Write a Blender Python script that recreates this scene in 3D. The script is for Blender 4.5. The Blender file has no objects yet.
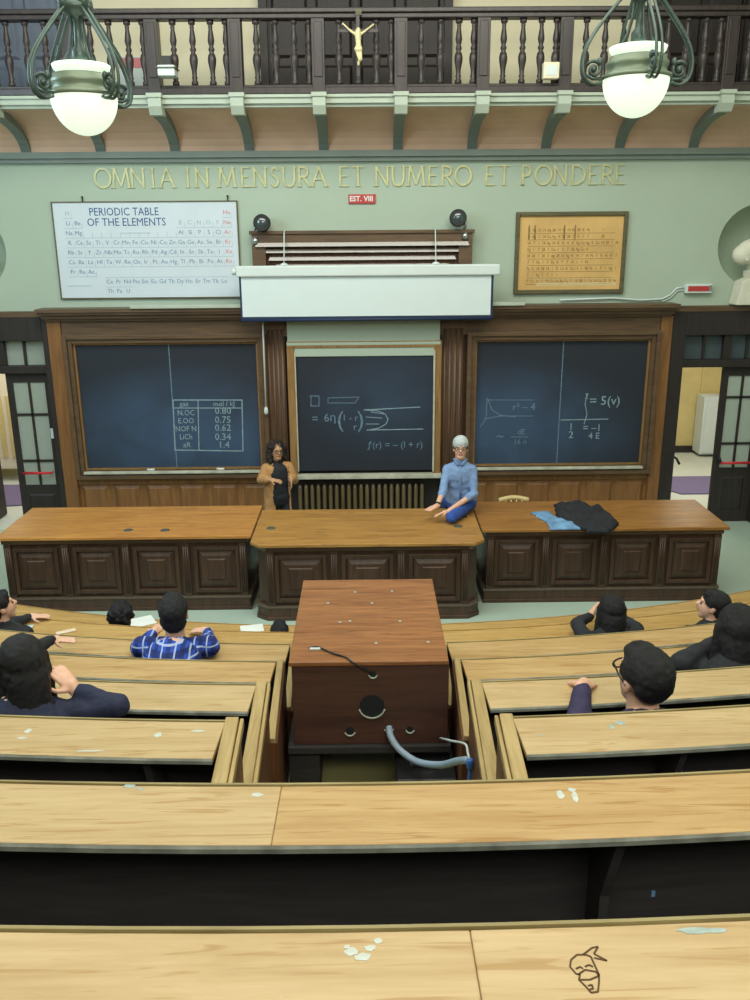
import bpy, bmesh, math, random
import numpy as np
from mathutils import Vector, Matrix, noise
random.seed(4)
# ------------------------------------------------------------------ units
U = 0.85            # layout unit -> metres
F, TH, ROLL, YAW, H = 870.0, math.radians(16.6), math.radians(.45), math.radians(.55), 4.49
fw = Vector((math.sin(YAW)*math.cos(TH), math.cos(YAW)*math.cos(TH), -math.sin(TH)))
r0 = Vector((math.cos(YAW), -math.sin(YAW), 0)); u0 = r0.cross(fw)
RR = r0*math.cos(ROLL) - u0*math.sin(ROLL)
UU = r0*math.sin(ROLL) + u0*math.cos(ROLL)
CAM = Vector((0, 0, H))
def atY(px, py, Y):                      # point of the place seen at a photo position, at distance Y (layout units)
    d = fw + RR*((px-375)/F) - UU*((py-500)/F)
    return CAM + d*(Y/d.y)
def atZ(px, py, z):
    d = fw + RR*((px-375)/F) - UU*((py-500)/F)
    return CAM + d*((z-H)/d.z)
def PX(px, py, Y): p = atY(px, py, Y); return (p.x, p.z)
S = bpy.context.scene
COL = S.collection
# ------------------------------------------------------------------ camera, light, exposure
cam = bpy.data.cameras.new('camera'); camo = bpy.data.objects.new('camera', cam); COL.objects.link(camo)
cam.sensor_fit = 'VERTICAL'; cam.sensor_height = 36.0; cam.lens = 36.0*F/1000.0
cam.clip_start = .02; cam.clip_end = 200
m3 = Matrix((RR, UU, -fw)).transposed()
camo.matrix_world = Matrix.Translation(CAM*U) @ m3.to_4x4()
S.camera = camo
S.view_settings.view_transform = 'Standard'; S.view_settings.look = 'None'
S.view_settings.exposure = 0.0; S.view_settings.gamma = 1.0; S.view_settings.use_curve_mapping = False
W = bpy.data.worlds.new('world'); S.world = W; W.use_nodes = True
W.node_tree.nodes['Background'].inputs[0].default_value = (.75, .85, .9, 1)
W.node_tree.nodes['Background'].inputs[1].default_value = .3
try:
    S.cycles.use_denoising = True
    S.cycles.max_bounces = 8; S.cycles.diffuse_bounces = 5
    S.cycles.sample_clamp_indirect = 6
except Exception: pass
def area(name, loc, target, sx, sy, power, color):
    l = bpy.data.lights.new(name, 'AREA'); l.shape = 'RECTANGLE'; l.size = sx*U; l.size_y = sy*U
    l.energy = power; l.color = color
    o = bpy.data.objects.new(name, l); COL.objects.link(o)
    o.location = Vector(loc)*U
    d = (Vector(target)-Vector(loc)).normalized()
    o.rotation_euler = d.to_track_quat('-Z', 'Y').to_euler()
    return o
area('ceiling_fill', (0, 4.5, 9.2), (0, 4.5, 0), 8, 7, 325, (.97, 1.0, .92))  # added overhead fill for the seating; the ceiling has no skylight
area('front_fill', (0, 8.6, 9.2), (0, 13.2, 2.5), 9, 3, 380, (.97, 1.0, .90))  # added fill aimed at the front wall to brighten it
area('window_light_left', (-6.8, 7.5, 6.3), (0, 12.5, 3.0), 5, 2.5, 290, (.62, .84, 1.0))
area('back_fill', (1.0, -1.7, 7.2), (0, 12.5, 3.2), 6, 2.0, 210, (1.0, .95, .84))  # added warm fill from behind the camera, not a known window
area('corridor_lamp_right', (6.0, 15.6, 3.3), (6.0, 15.8, 0), 2.2, 2.2, 75, (1.0, .97, .85))
area('corridor_lamp_left', (-6.0, 15.6, 3.3), (-6.0, 15.8, 0), 2.2, 2.2, 60, (1.0, .95, .85))
# ------------------------------------------------------------------ materials
def lin(c): return tuple(((x/255)/12.92 if x/255 <= .04045 else ((x/255+.055)/1.055)**2.4) for x in c) + (1,)
MATS = {}
def newmat(name):
    m = bpy.data.materials.new(name); m.use_nodes = True
    return m, m.node_tree.nodes, m.node_tree.links, m.node_tree.nodes['Principled BSDF']
def plain(name, c, rough=.6, metal=0, bump=0, var=.06, vs=6, spec=.5):
    m, n, l, b = newmat(name)
    tc = n.new('ShaderNodeTexCoord'); nz = n.new('ShaderNodeTexNoise'); nz.inputs['Scale'].default_value = vs
    nz.inputs['Detail'].default_value = 6
    l.new(tc.outputs['Object'], nz.inputs['Vector'])
    cr = n.new('ShaderNodeValToRGB'); L = lin(c)
    cr.color_ramp.elements[0].position = .3; cr.color_ramp.elements[1].position = .7
    cr.color_ramp.elements[0].color = tuple(x*(1-var) for x in L[:3])+(1,)
    cr.color_ramp.elements[1].color = tuple(min(1, x*(1+var)) for x in L[:3])+(1,)
    l.new(nz.outputs['Fac'], cr.inputs[0]); l.new(cr.outputs[0], b.inputs['Base Color'])
    b.inputs['Roughness'].default_value = rough; b.inputs['Metallic'].default_value = metal
    b.inputs['Specular IOR Level'].default_value = spec
    if bump:
        bp = n.new('ShaderNodeBump'); bp.inputs['Strength'].default_value = bump; bp.inputs['Distance'].default_value = .01
        n2 = n.new('ShaderNodeTexNoise'); n2.inputs['Scale'].default_value = vs*12; l.new(tc.outputs['Object'], n2.inputs['Vector'])
        l.new(n2.outputs['Fac'], bp.inputs['Height']); l.new(bp.outputs[0], b.inputs['Normal'])
    MATS[name] = m; return m
def wood(name, c1, c2, axis=0, rough=.45, scale=1.0, stain=None, stain_t=.7, spec=.4, plank=None, knot=None):
    m, n, l, b = newmat(name)
    tc = n.new('ShaderNodeTexCoord'); oi = n.new('ShaderNodeObjectInfo')
    add = n.new('ShaderNodeVectorMath'); add.operation = 'ADD'
    mul = n.new('ShaderNodeVectorMath'); mul.operation = 'SCALE'; mul.inputs['Scale'].default_value = 37.0
    comb = n.new('ShaderNodeCombineXYZ')
    for k in range(3): l.new(oi.outputs['Random'], comb.inputs[k])
    l.new(comb.outputs[0], mul.inputs[0]); l.new(tc.outputs['Object'], add.inputs[0]); l.new(mul.outputs[0], add.inputs[1])
    mp = n.new('ShaderNodeMapping'); sc = [9*scale]*3; sc[axis] = 1.1*scale
    mp.inputs['Scale'].default_value = sc; l.new(add.outputs[0], mp.inputs['Vector'])
    nz = n.new('ShaderNodeTexNoise'); nz.inputs['Scale'].default_value = 1.6; nz.inputs['Detail'].default_value = 8
    nz.inputs['Roughness'].default_value = .65; nz.inputs['Distortion'].default_value = .7
    l.new(mp.outputs[0], nz.inputs['Vector'])
    sc2 = [70*scale]*3; sc2[axis] = 3*scale
    mp2 = n.new('ShaderNodeMapping'); mp2.inputs['Scale'].default_value = sc2; l.new(add.outputs[0], mp2.inputs['Vector'])
    nf = n.new('ShaderNodeTexNoise'); nf.inputs['Scale'].default_value = 1; nf.inputs['Detail'].default_value = 4
    l.new(mp2.outputs[0], nf.inputs['Vector'])
    mx0 = n.new('ShaderNodeMix'); mx0.data_type = 'FLOAT'; mx0.inputs[0].default_value = .35
    l.new(nz.outputs['Fac'], mx0.inputs[2]); l.new(nf.outputs['Fac'], mx0.inputs[3])
    cr = n.new('ShaderNodeValToRGB'); cr.color_ramp.elements[0].position = .34; cr.color_ramp.elements[1].position = .62
    cr.color_ramp.elements[0].color = lin(c2); cr.color_ramp.elements[1].color = lin(c1)
    l.new(mx0.outputs[0], cr.inputs[0]); out = cr.outputs[0]
    def over(fac, col, src):
        mx = n.new('ShaderNodeMix'); mx.data_type = 'RGBA'; l.new(fac, mx.inputs[0]); l.new(src, mx.inputs[6])
        mx.inputs[7].default_value = col; return mx.outputs[2]
    if knot:                                    # darker short grain flecks
        sk = [42]*3; sk[axis] = 3.2
        mk = n.new('ShaderNodeMapping'); mk.inputs['Scale'].default_value = sk; l.new(add.outputs[0], mk.inputs['Vector'])
        nk = n.new('ShaderNodeTexNoise'); nk.inputs['Scale'].default_value = 1; nk.inputs['Detail'].default_value = 3; nk.inputs['Distortion'].default_value = 1.2
        l.new(mk.outputs[0], nk.inputs['Vector'])
        rk = n.new('ShaderNodeValToRGB'); rk.color_ramp.elements[0].position = .57; rk.color_ramp.elements[1].position = .65
        rk.color_ramp.elements[1].color = (.55, .55, .55, 1)
        l.new(nk.outputs['Fac'], rk.inputs[0]); out = over(rk.outputs[0], lin(knot), out)
    if stain:
        ns = n.new('ShaderNodeTexNoise'); ns.inputs['Scale'].default_value = 7; ns.inputs['Detail'].default_value = 5; ns.inputs['Roughness'].default_value = .75
        l.new(add.outputs[0], ns.inputs['Vector'])
        rs = n.new('ShaderNodeValToRGB'); rs.color_ramp.elements[0].position = stain_t; rs.color_ramp.elements[1].position = stain_t+.03
        rs.color_ramp.elements[1].color = (.7, .7, .7, 1)
        l.new(ns.outputs['Fac'], rs.inputs[0]); out = over(rs.outputs[0], lin(stain), out)
    l.new(out, b.inputs['Base Color'])
    b.inputs['Roughness'].default_value = rough; b.inputs['Specular IOR Level'].default_value = spec
    bp = n.new('ShaderNodeBump'); bp.inputs['Strength'].default_value = .15; bp.inputs['Distance'].default_value = .004
    l.new(mx0.outputs[0], bp.inputs['Height']); l.new(bp.outputs[0], b.inputs['Normal'])
    MATS[name] = m; return m
M_desk = wood('oak_desk', (198, 173, 131), (176, 148, 103), 0, .42, 1, (190, 200, 195), .735, .4, knot=(158, 120, 62))
M_desk2 = wood('oak_desk_warm', (194, 163, 114), (172, 136, 86), 0, .42, 1, (190, 200, 195), .75, .4, knot=(150, 106, 50))
M_desk3 = wood('oak_desk_front', (196, 160, 100), (170, 132, 74), 0, .42, 1, None, .75, .4, knot=(146, 106, 48))
M_cap = wood('oak_cap', (186, 162, 112), (150, 124, 78), 1, .5, 1.2)
M_edge = plain('worn_edge', (116, 120, 110), .7, var=.4, vs=12)
M_rail = wood('oak_rail', (168, 154, 108), (122, 108, 70), 0, .5)
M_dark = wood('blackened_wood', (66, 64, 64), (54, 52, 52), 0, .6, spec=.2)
M_side = wood('red_brown_wood', (120, 78, 48), (82, 52, 34), 2, .45)
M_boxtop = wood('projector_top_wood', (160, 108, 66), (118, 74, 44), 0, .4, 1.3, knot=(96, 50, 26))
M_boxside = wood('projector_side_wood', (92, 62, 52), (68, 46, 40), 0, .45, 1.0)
M_benchtop = wood('bench_top_wood', (206, 148, 78), (168, 110, 54), 0, .38, .8, knot=(120, 84, 44))
M_benchtopc = wood('bench_top_centre_wood', (190, 142, 76), (152, 106, 54), 0, .38, .8, knot=(110, 80, 42))
M_benchtopr = wood('bench_top_right_wood', (178, 126, 62), (130, 86, 44), 0, .38, .8, knot=(96, 64, 34))
M_bench = wood('bench_front_wood', (84, 62, 47), (58, 43, 34), 2, .4)
M_panel = wood('wall_woodwork', (106, 80, 60), (76, 58, 46), 2, .42, .8)
M_panelh = wood('wall_woodwork_h', (110, 86, 62), (80, 62, 48), 0, .42, .8)
M_orange = wood('orange_casing', (146, 102, 60), (108, 74, 46), 2, .4, .8)
M_bframe = wood('board_frame_wood', (160, 124, 78), (124, 92, 56), 2, .4, 1)
M_chalkledge = plain('chalky_ledge', (186, 184, 166), .8, var=.2, vs=9)
M_doorw = wood('door_wood', (52, 44, 42), (38, 33, 33), 2, .5)
M_balus = wood('balustrade_wood', (68, 59, 57), (48, 41, 41), 2, .35, 1)
M_wall = plain('green_plaster', (172, 187, 170), .85, var=.035, vs=.8, bump=.1)
M_cream = plain('cream_plaster', (232, 222, 194), .85, var=.04, vs=.9)
M_peach = plain('peach_soffit', (222, 186, 158), .85, var=.12, vs=1.6)
M_gtrim = plain('grey_green_trim', (122, 134, 126), .6, var=.05)
M_ltrim = plain('pale_trim', (176, 186, 170), .6, var=.05)
M_floor = plain('pale_green_floor', (172, 190, 176), .5, var=.04, vs=2)
M_lino = plain('olive_linoleum', (150, 146, 98), .55, var=.1, vs=3)
M_hallf = plain('corridor_floor', (204, 208, 196), .5, var=.04, vs=2)
M_mat = plain('purple_mat', (118, 106, 140), .95, var=.06, vs=30)
M_beige = plain('beige_wall', (212, 192, 130), .8, var=.05)
M_white = plain('white_paint', (212, 222, 220), .5, var=.02)
M_screen = plain('screen_cloth', (214, 226, 226), .8, var=.01)
M_navy = plain('screen_border', (28, 44, 76), .6)
M_iron = plain('lamp_bronze', (88, 104, 98), .4, .5, var=.25, vs=14)
M_black = plain('black_plastic', (30, 31, 33), .4)
M_chrome = plain('chrome', (190, 196, 196), .25, .9)
M_skin = plain('skin', (224, 176, 150), .55, var=.05, vs=14)
M_skind = plain('skin_tan', (190, 146, 112), .55, var=.05, vs=14)
M_hairk = plain('hair_black', (30, 29, 32), .5, var=.5, vs=40, bump=.6, spec=.35)
M_hairb = plain('hair_dark_brown', (46, 38, 36), .5, var=.5, vs=40, bump=.6, spec=.35)
M_cblack = plain('cloth_black', (34, 36, 42), .85, var=.2, vs=10, bump=.3)
M_cnavy = plain('cloth_navy', (38, 44, 70), .85, var=.2, vs=10, bump=.3)
M_cplum = plain('cloth_plum', (52, 46, 78), .85, var=.2, vs=10, bump=.3)
M_cshirt = plain('cloth_light_blue', (122, 150, 192), .8, var=.16, vs=9, bump=.3)
M_cjean = plain('cloth_blue_jeans', (48, 84, 168), .85, var=.3, vs=9, bump=.3)
M_ccamel = plain('cloth_camel', (188, 142, 92), .85, var=.15, vs=9, bump=.3)
M_cknit = plain('cloth_pale_knit', (200, 208, 210), .9, var=.12, vs=30, bump=.6)
M_gold = plain('gilt_letter', (196, 194, 146), .45, .15, var=.25, vs=8)
M_goldfig = plain('gilt_figure', (226, 212, 162), .5, .05, var=.2, vs=20)
M_stone = plain('white_plaster_cast', (222, 220, 202), .7, var=.06, vs=6, bump=.2)
M_red = plain('red_sign', (186, 58, 58), .5, var=.05)
M_redbar = plain('red_bar', (206, 36, 48), .4)
M_chalk = plain('chalk', (138, 162, 172), .9, var=.25, vs=25)
M_chalkd = plain('faint_chalk', (104, 130, 150), .9, var=.3, vs=25)
M_cable = plain('grey_blue_cable', (150, 172, 190), .45)
M_blue = plain('blue_plastic', (60, 110, 190), .4)
M_ink = plain('dark_blue_ink', (44, 84, 134), .7)
M_inkl = plain('grey_blue_ink', (96, 122, 150), .7)
M_inkr = plain('pink_ink', (214, 130, 136), .7)
M_poster = plain('white_poster', (206, 216, 224), .55, var=.03, vs=3)
M_old = plain('yellowed_paper', (212, 172, 108), .7, var=.12, vs=3)
M_oldink = plain('brown_ink', (150, 124, 76), .8, var=.2)
M_oldframe = wood('drab_frame', (104, 98, 70), (76, 72, 52), 0, .5)
M_paper = plain('paper', (226, 228, 224), .8)
M_paint = plain('paint_splash', (196, 202, 194), .8, var=.1, vs=40)
M_putty = plain('grey_putty', (160, 176, 172), .8, var=.2, vs=40)
M_doodle = plain('pen_line', (86, 62, 36), .8)
M_eye = plain('eye_dark', (28, 22, 20), .3)
M_lip = plain('lip', (176, 96, 92), .5)
# plaid shirt
def plaidmat():
    m, n, l, b = newmat('plaid_cloth'); tc = n.new('ShaderNodeTexCoord')
    sx = n.new('ShaderNodeSeparateXYZ'); l.new(tc.outputs['Object'], sx.inputs[0])
    def band(sock, per, lo, width):
        a = n.new('ShaderNodeMath'); a.operation = 'DIVIDE'; l.new(sock, a.inputs[0]); a.inputs[1].default_value = per
        f = n.new('ShaderNodeMath'); f.operation = 'FRACT'; l.new(a.outputs[0], f.inputs[0])
        s = n.new('ShaderNodeMath'); s.operation = 'SUBTRACT'; l.new(f.outputs[0], s.inputs[0]); s.inputs[1].default_value = lo
        ab = n.new('ShaderNodeMath'); ab.operation = 'ABSOLUTE'; l.new(s.outputs[0], ab.inputs[0])
        lt = n.new('ShaderNodeMath'); lt.operation = 'LESS_THAN'; l.new(ab.outputs[0], lt.inputs[0]); lt.inputs[1].default_value = width
        return lt.outputs[0]
    def mix(f, src, col, k):
        mm = n.new('ShaderNodeMath'); mm.operation = 'MULTIPLY'; l.new(f, mm.inputs[0]); mm.inputs[1].default_value = k
        mx = n.new('ShaderNodeMix'); mx.data_type = 'RGBA'; l.new(mm.outputs[0], mx.inputs[0])
        if src is None: mx.inputs[6].default_value = lin((36, 74, 176))
        else: l.new(src, mx.inputs[6])
        mx.inputs[7].default_value = lin(col); return mx.outputs[2]
    o = mix(band(sx.outputs[0], .085, .25, .17), None, (20, 34, 92), .8)
    o = mix(band(sx.outputs[2], .085, .25, .17), o, (20, 34, 92), .8)
    o = mix(band(sx.outputs[0], .085, .75, .06), o, (190, 206, 236), .7)
    o = mix(band(sx.outputs[2], .085, .75, .06), o, (190, 206, 236), .7)
    l.new(o, b.inputs['Base Color']); b.inputs['Roughness'].default_value = .85
    return m
M_plaid = plaidmat()
def boardmat(name, cx, cz, rx, rz, k=.8):
    m, n, l, b = newmat(name); tc = n.new('ShaderNodeTexCoord')
    nz = n.new('ShaderNodeTexNoise'); nz.inputs['Scale'].default_value = 1.6; nz.inputs['Detail'].default_value = 7; nz.inputs['Distortion'].default_value = .6
    l.new(tc.outputs['Object'], nz.inputs['Vector'])
    mp = n.new('ShaderNodeMapping'); mp.inputs['Location'].default_value = (-cx/rx, 0, -cz/rz); mp.inputs['Scale'].default_value = (1/rx, .01, 1/rz)
    l.new(tc.outputs['Object'], mp.inputs['Vector'])
    gr = n.new('ShaderNodeTexGradient'); gr.gradient_type = 'SPHERICAL'; l.new(mp.outputs[0], gr.inputs['Vector'])
    mu = n.new('ShaderNodeMath'); mu.operation = 'MULTIPLY'; l.new(gr.outputs['Fac'], mu.inputs[0]); l.new(nz.outputs['Fac'], mu.inputs[1])
    m2 = n.new('ShaderNodeMath'); m2.operation = 'MULTIPLY'; l.new(mu.outputs[0], m2.inputs[0]); m2.inputs[1].default_value = 3.2*k; m2.use_clamp = True
    mx = n.new('ShaderNodeMix'); mx.data_type = 'RGBA'; l.new(m2.outputs[0], mx.inputs[0])
    mx.inputs[6].default_value = lin((43, 48, 57)); mx.inputs[7].default_value = lin((62, 82, 108))
    l.new(mx.outputs[2], b.inputs['Base Color']); b.inputs['Roughness'].default_value = .6; b.inputs['Specular IOR Level'].default_value = .3
    return m
def glassmat(name, c, trans=.5):
    m, n, l, b = newmat(name); b.inputs['Base Color'].default_value = lin(c); b.inputs['Roughness'].default_value = .35
    t = n.new('ShaderNodeBsdfTranslucent'); t.inputs[0].default_value = lin(c)
    mx = n.new('ShaderNodeMixShader'); mx.inputs[0].default_value = trans
    l.new(b.outputs[0], mx.inputs[1]); l.new(t.outputs[0], mx.inputs[2]); l.new(mx.outputs[0], n['Material Output'].inputs[0])
    return m
M_frost = glassmat('frosted_pane', (190, 200, 192))
M_frostd = glassmat('dim_pane', (84, 98, 104), .3)
def emit(name, c, s):
    m, n, l, b = newmat(name); b.inputs['Base Color'].default_value = lin(c)
    b.inputs['Emission Color'].default_value = lin(c); b.inputs['Emission Strength'].default_value = s
    return m
M_lamp = emit('lit_opal_glass', (214, 230, 206), 1.08)
M_lamp2 = emit('lit_opal_glass_upper', (214, 228, 210), 1.0)
# ------------------------------------------------------------------ mesh helpers
WLOC = {}
LC = [Vector()]
TMP = bpy.data.scenes.new('remesh_work')
class MB:
    def __init__(s): s.v = []; s.f = []; s.sm = []
    def add(s, vs, fs, smooth=False):
        o = len(s.v); s.v += [tuple(p) for p in vs]; s.f += [tuple(i+o for i in f) for f in fs]; s.sm += [smooth]*len(fs); return s
    def box(s, x0, x1, y0, y1, z0, z1):
        return s.add([(x, y, z) for x in (x0, x1) for y in (y0, y1) for z in (z0, z1)],
              [(0,1,3,2),(4,6,7,5),(0,4,5,1),(2,3,7,6),(0,2,6,4),(1,5,7,3)])
    def bev(s, x0, x1, y0, y1, z0, z1, b):           # box with chamfered front (low y) edges - raised moulding
        return s.add([(x0,y1,z0),(x1,y1,z0),(x1,y1,z1),(x0,y1,z1),(x0+b,y0,z0+b),(x1-b,y0,z0+b),(x1-b,y0,z1-b),(x0+b,y0,z1-b)],
              [(0,1,2,3)[::-1],(4,5,6,7),(0,1,5,4),(1,2,6,5),(2,3,7,6),(3,0,4,7)])
    def prism(s, poly, lo, hi, ax='z'):
        n = len(poly)
        f = {'z': lambda p, t: (p[0], p[1], t), 'y': lambda p, t: (p[0], t, p[1]), 'x': lambda p, t: (t, p[0], p[1])}[ax]
        vs = [f(p, lo) for p in poly] + [f(p, hi) for p in poly]
        fs = [tuple(range(n))[::-1], tuple(range(n, 2*n))] + [(i, (i+1) % n, n+(i+1) % n, n+i) for i in range(n)]
        return s.add(vs, fs)
    def lathe(s, prof, c, n=20, axis='z', smooth=True):
        vs = []; fs = []
        for r, h in prof:
            for i in range(n):
                a = 2*math.pi*i/n; x, y = r*math.cos(a), r*math.sin(a)
                vs.append({'z': (c[0]+x, c[1]+y, c[2]+h), 'y': (c[0]+x, c[1]+h, c[2]+y), 'x': (c[0]+h, c[1]+x, c[2]+y)}[axis])
        m = len(prof)
        for j in range(m-1):
            for i in range(n):
                k = (i+1) % n; fs.append((j*n+i, j*n+k, (j+1)*n+k, (j+1)*n+i))
        s.add(vs, fs, smooth)
        o = len(s.v)-len(vs)
        s.f += [tuple(o+i for i in range(n))[::-1], tuple(o+(m-1)*n+i for i in range(n))]; s.sm += [False, False]
        return s
    def tube(s, path, r, n=8, r2=None, smooth=True):
        P = [Vector(p) for p in path]; vs = []; fs = []; m = len(P)
        up = Vector((0, 0, 1)); prev = None
        for j in range(m):
            t = (P[min(j+1, m-1)]-P[max(j-1, 0)])
            if t.length < 1e-9: t = Vector((0, 0, 1))
            t.normalize()
            if prev is None:
                a = t.cross(up)
                if a.length < .1: a = t.cross(Vector((1, 0, 0)))
            else: a = prev - t*prev.dot(t)
            a.normalize(); prev = a; b = t.cross(a)
            rr = r if r2 is None else r+(r2-r)*j/(m-1)
            if isinstance(r, (list, tuple)): rr = r[j]
            for i in range(n):
                an = 2*math.pi*i/n; vs.append(P[j]+a*(rr*math.cos(an))+b*(rr*math.sin(an)))
        for j in range(m-1):
            for i in range(n):
                k = (i+1) % n; fs.append((j*n+i, j*n+k, (j+1)*n+k, (j+1)*n+i))
        fs += [tuple(range(n))[::-1], tuple((m-1)*n+i for i in range(n))]
        return s.add(vs, fs, smooth)
    def ell(s, c, r, n=16, rot=None):
        vs = []; fs = []; c = Vector(c); h = n//2
        for j in range(1, h):
            ph = math.pi*j/h
            for i in range(n):
                a = 2*math.pi*i/n
                p = Vector((r[0]*math.sin(ph)*math.cos(a), r[1]*math.sin(ph)*math.sin(a), r[2]*math.cos(ph)))
                if rot: p = rot @ p
                vs.append(c+p)
        for s_ in (1, -1):
            p = Vector((0, 0, s_*r[2])); p = rot @ p if rot else p; vs.append(c+p)
        t, b = len(vs)-2, len(vs)-1
        for j in range(h-2):
            for i in range(n):
                k = (i+1) % n; fs.append((j*n+i, (j+1)*n+i, (j+1)*n+k, j*n+k))
        for i in range(n):
            k = (i+1) % n; fs.append((t, i, k)); fs.append((b, (h-2)*n+k, (h-2)*n+i))
        return s.add(vs, fs, True)
    def cap(s, a, b, ra, rb, n=12):                 # tapered capsule
        a, b = Vector(a), Vector(b); t = b-a; L = t.length
        if L < 1e-6: return s.ell(a, (ra, ra, ra))
        t /= L; P = []; Rr = []
        for k in range(0, 5):
            an = math.pi/2*(1-k/4); P.append(a-t*ra*math.sin(an)); Rr.append(max(ra*math.cos(an), ra*.02))
        for k in range(0, 5):
            an = math.pi/2*(k/4); P.append(b+t*rb*math.sin(an)); Rr.append(max(rb*math.cos(an), rb*.02))
        x = t.cross(Vector((0, 0, 1)))
        if x.length < .1: x = t.cross(Vector((1, 0, 0)))
        x.normalize(); y = t.cross(x); vs = []; fs = []
        for p, r in zip(P, Rr):
            for i in range(n):
                an = 2*math.pi*i/n; vs.append(p+x*r*math.cos(an)+y*r*math.sin(an))
        m = len(P)
        for j in range(m-1):
            for i in range(n):
                k = (i+1) % n; fs.append((j*n+i, j*n+k, (j+1)*n+k, (j+1)*n+i))
        fs += [tuple(range(n))[::-1], tuple((m-1)*n+i for i in range(n))]
        return s.add(vs, fs, True)
    def mesh(s, name, org, scale=U):
        me = bpy.data.meshes.new(name)
        o = Vector(org)
        me.from_pydata([Vector(p)*scale-o for p in s.v], [], s.f)
        bm = bmesh.new(); bm.from_mesh(me); bmesh.ops.recalc_face_normals(bm, faces=bm.faces); bm.to_mesh(me); bm.free()
        me.polygons.foreach_set('use_smooth', s.sm)
        return me
    def lbuild(s, name, mat, parent):        # lamp part, brought to the lamp's size about its centre
        c = LC[0]; s.v = [tuple(Vector(p)*.87 + c*.13) for p in s.v]; return s.build(name, mat, parent)
    def build(s, name, mat, parent=None, scale=U, bevel=0, remesh=0, disp=0, dscale=20, smoothit=2, origin=None):
        a = np.array(s.v)*scale
        if origin is not None: org = Vector(origin)
        else: org = Vector(((a[:, 0].min()+a[:, 0].max())/2, (a[:, 1].min()+a[:, 1].max())/2, a[:, 2].min()))
        me = s.mesh(name, org, scale)
        ob = bpy.data.objects.new(name, me)
        pl = WLOC[parent.name] if parent is not None else Vector((0, 0, 0))
        ob.location = org-pl; ob.parent = parent
        if not remesh: COL.objects.link(ob)
        WLOC[ob.name] = org
        me.materials.append(mat)
        if bevel:
            md = ob.modifiers.new('bevel', 'BEVEL'); md.width = bevel*scale; md.segments = 2; md.limit_method = 'ANGLE'
        if remesh:
            md = ob.modifiers.new('re', 'REMESH'); md.mode = 'VOXEL'; md.voxel_size = remesh; md.use_smooth_shade = True
            md2 = ob.modifiers.new('sm', 'SMOOTH'); md2.iterations = smoothit; md2.factor = .5
            TMP.collection.objects.link(ob)
            vl = TMP.view_layers[0]; vl.update(); dg = vl.depsgraph
            nm = bpy.data.meshes.new_from_object(ob.evaluated_get(dg))
            TMP.collection.objects.unlink(ob)
            ob.modifiers.clear(); ob.data = nm; nm.name = name
            COL.objects.link(ob)
            if disp:
                N = len(nm.vertices); co = np.empty(N*3, 'f'); no = np.empty(N*3, 'f')
                nm.vertices.foreach_get('co', co); nm.vertices.foreach_get('normal', no)
                co = co.reshape(-1, 3); no = no.reshape(-1, 3)
                k = np.array([noise.noise(Vector(c)*dscale)*disp + noise.noise(Vector(c)*dscale*2.7)*disp*.5 for c in co])
                nm.vertices.foreach_set('co', (co+no*k[:, None]).ravel()); nm.update()
            if not nm.materials: nm.materials.append(mat)
        return ob
def tag(o, label=None, cat=None, group=None, kind=None):
    if label: o['label'] = label
    if cat: o['category'] = cat
    if group: o['group'] = group
    if kind: o['kind'] = kind
    return o
def thing(name, loc, label, cat, group=None, kind=None):           # loc in layout units
    o = bpy.data.objects.new(name, None); COL.objects.link(o); o.empty_display_size = .1
    o.location = Vector(loc)*U; WLOC[o.name] = Vector(loc)*U
    return tag(o, label, cat, group, kind)
def struct(mb, name, mat, label=None, **k):
    o = mb.build(name, mat, None, **k); o['kind'] = 'structure'
    if label: o['label'] = label
    return o
def copy_tree(o, delta, parent=None, name=None):
    c = o.copy(); COL.objects.link(c)
    if parent is None: c.location = o.location + delta
    else: c.parent = parent
    WLOC[c.name] = WLOC.get(o.name, Vector())+delta
    for ch in [x for x in COL.objects if x.parent == o]: copy_tree(ch, delta, c)
    return c
def text_mb(mb, txt, cx, cz, y, size, depth=.004, sx=1.0, align='CENTER', bold=0.0):    # raised or printed lettering facing -Y, centred
    cu = bpy.data.curves.new('txt', 'FONT'); cu.body = txt; cu.size = size; cu.align_x = align; cu.align_y = 'CENTER'
    cu.extrude = depth/2; cu.resolution_u = 2; cu.offset = bold
    ob = bpy.data.objects.new('txt', cu); me = ob.to_mesh()
    mb.add([(cx+v.co.x*sx, y-depth/2-v.co.z, cz+v.co.y) for v in me.vertices], [tuple(p.vertices) for p in me.polygons])
    ob.to_mesh_clear(); bpy.data.objects.remove(ob); bpy.data.curves.remove(cu)
    return mb
def stroke(mb, pts, y, w, d=.004):                   # chalk / pen line lying on a wall-like surface facing -Y; pts are (x, z)
    for (x0, z0), (x1, z1) in zip(pts[:-1], pts[1:]):
        mb.k = (getattr(mb, 'k', 0)+1) % 7; dk = d*(1+.035*mb.k)
        dx, dz = x1-x0, z1-z0; L = math.hypot(dx, dz)
        if L < 1e-6: continue
        nx, nz = -dz/L*w/2, dx/L*w/2; ex, ez = dx/L*w*.3, dz/L*w*.3
        mb.prism([(x0+nx-ex, z0+nz-ez), (x0-nx-ex, z0-nz-ez), (x1-nx+ex, z1-nz+ez), (x1+nx+ex, z1+nz+ez)], y-dk, y, 'y')
    return mb
# ================================================================== THE SETTING
YW = 13.6
X1 = 7.0
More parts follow.
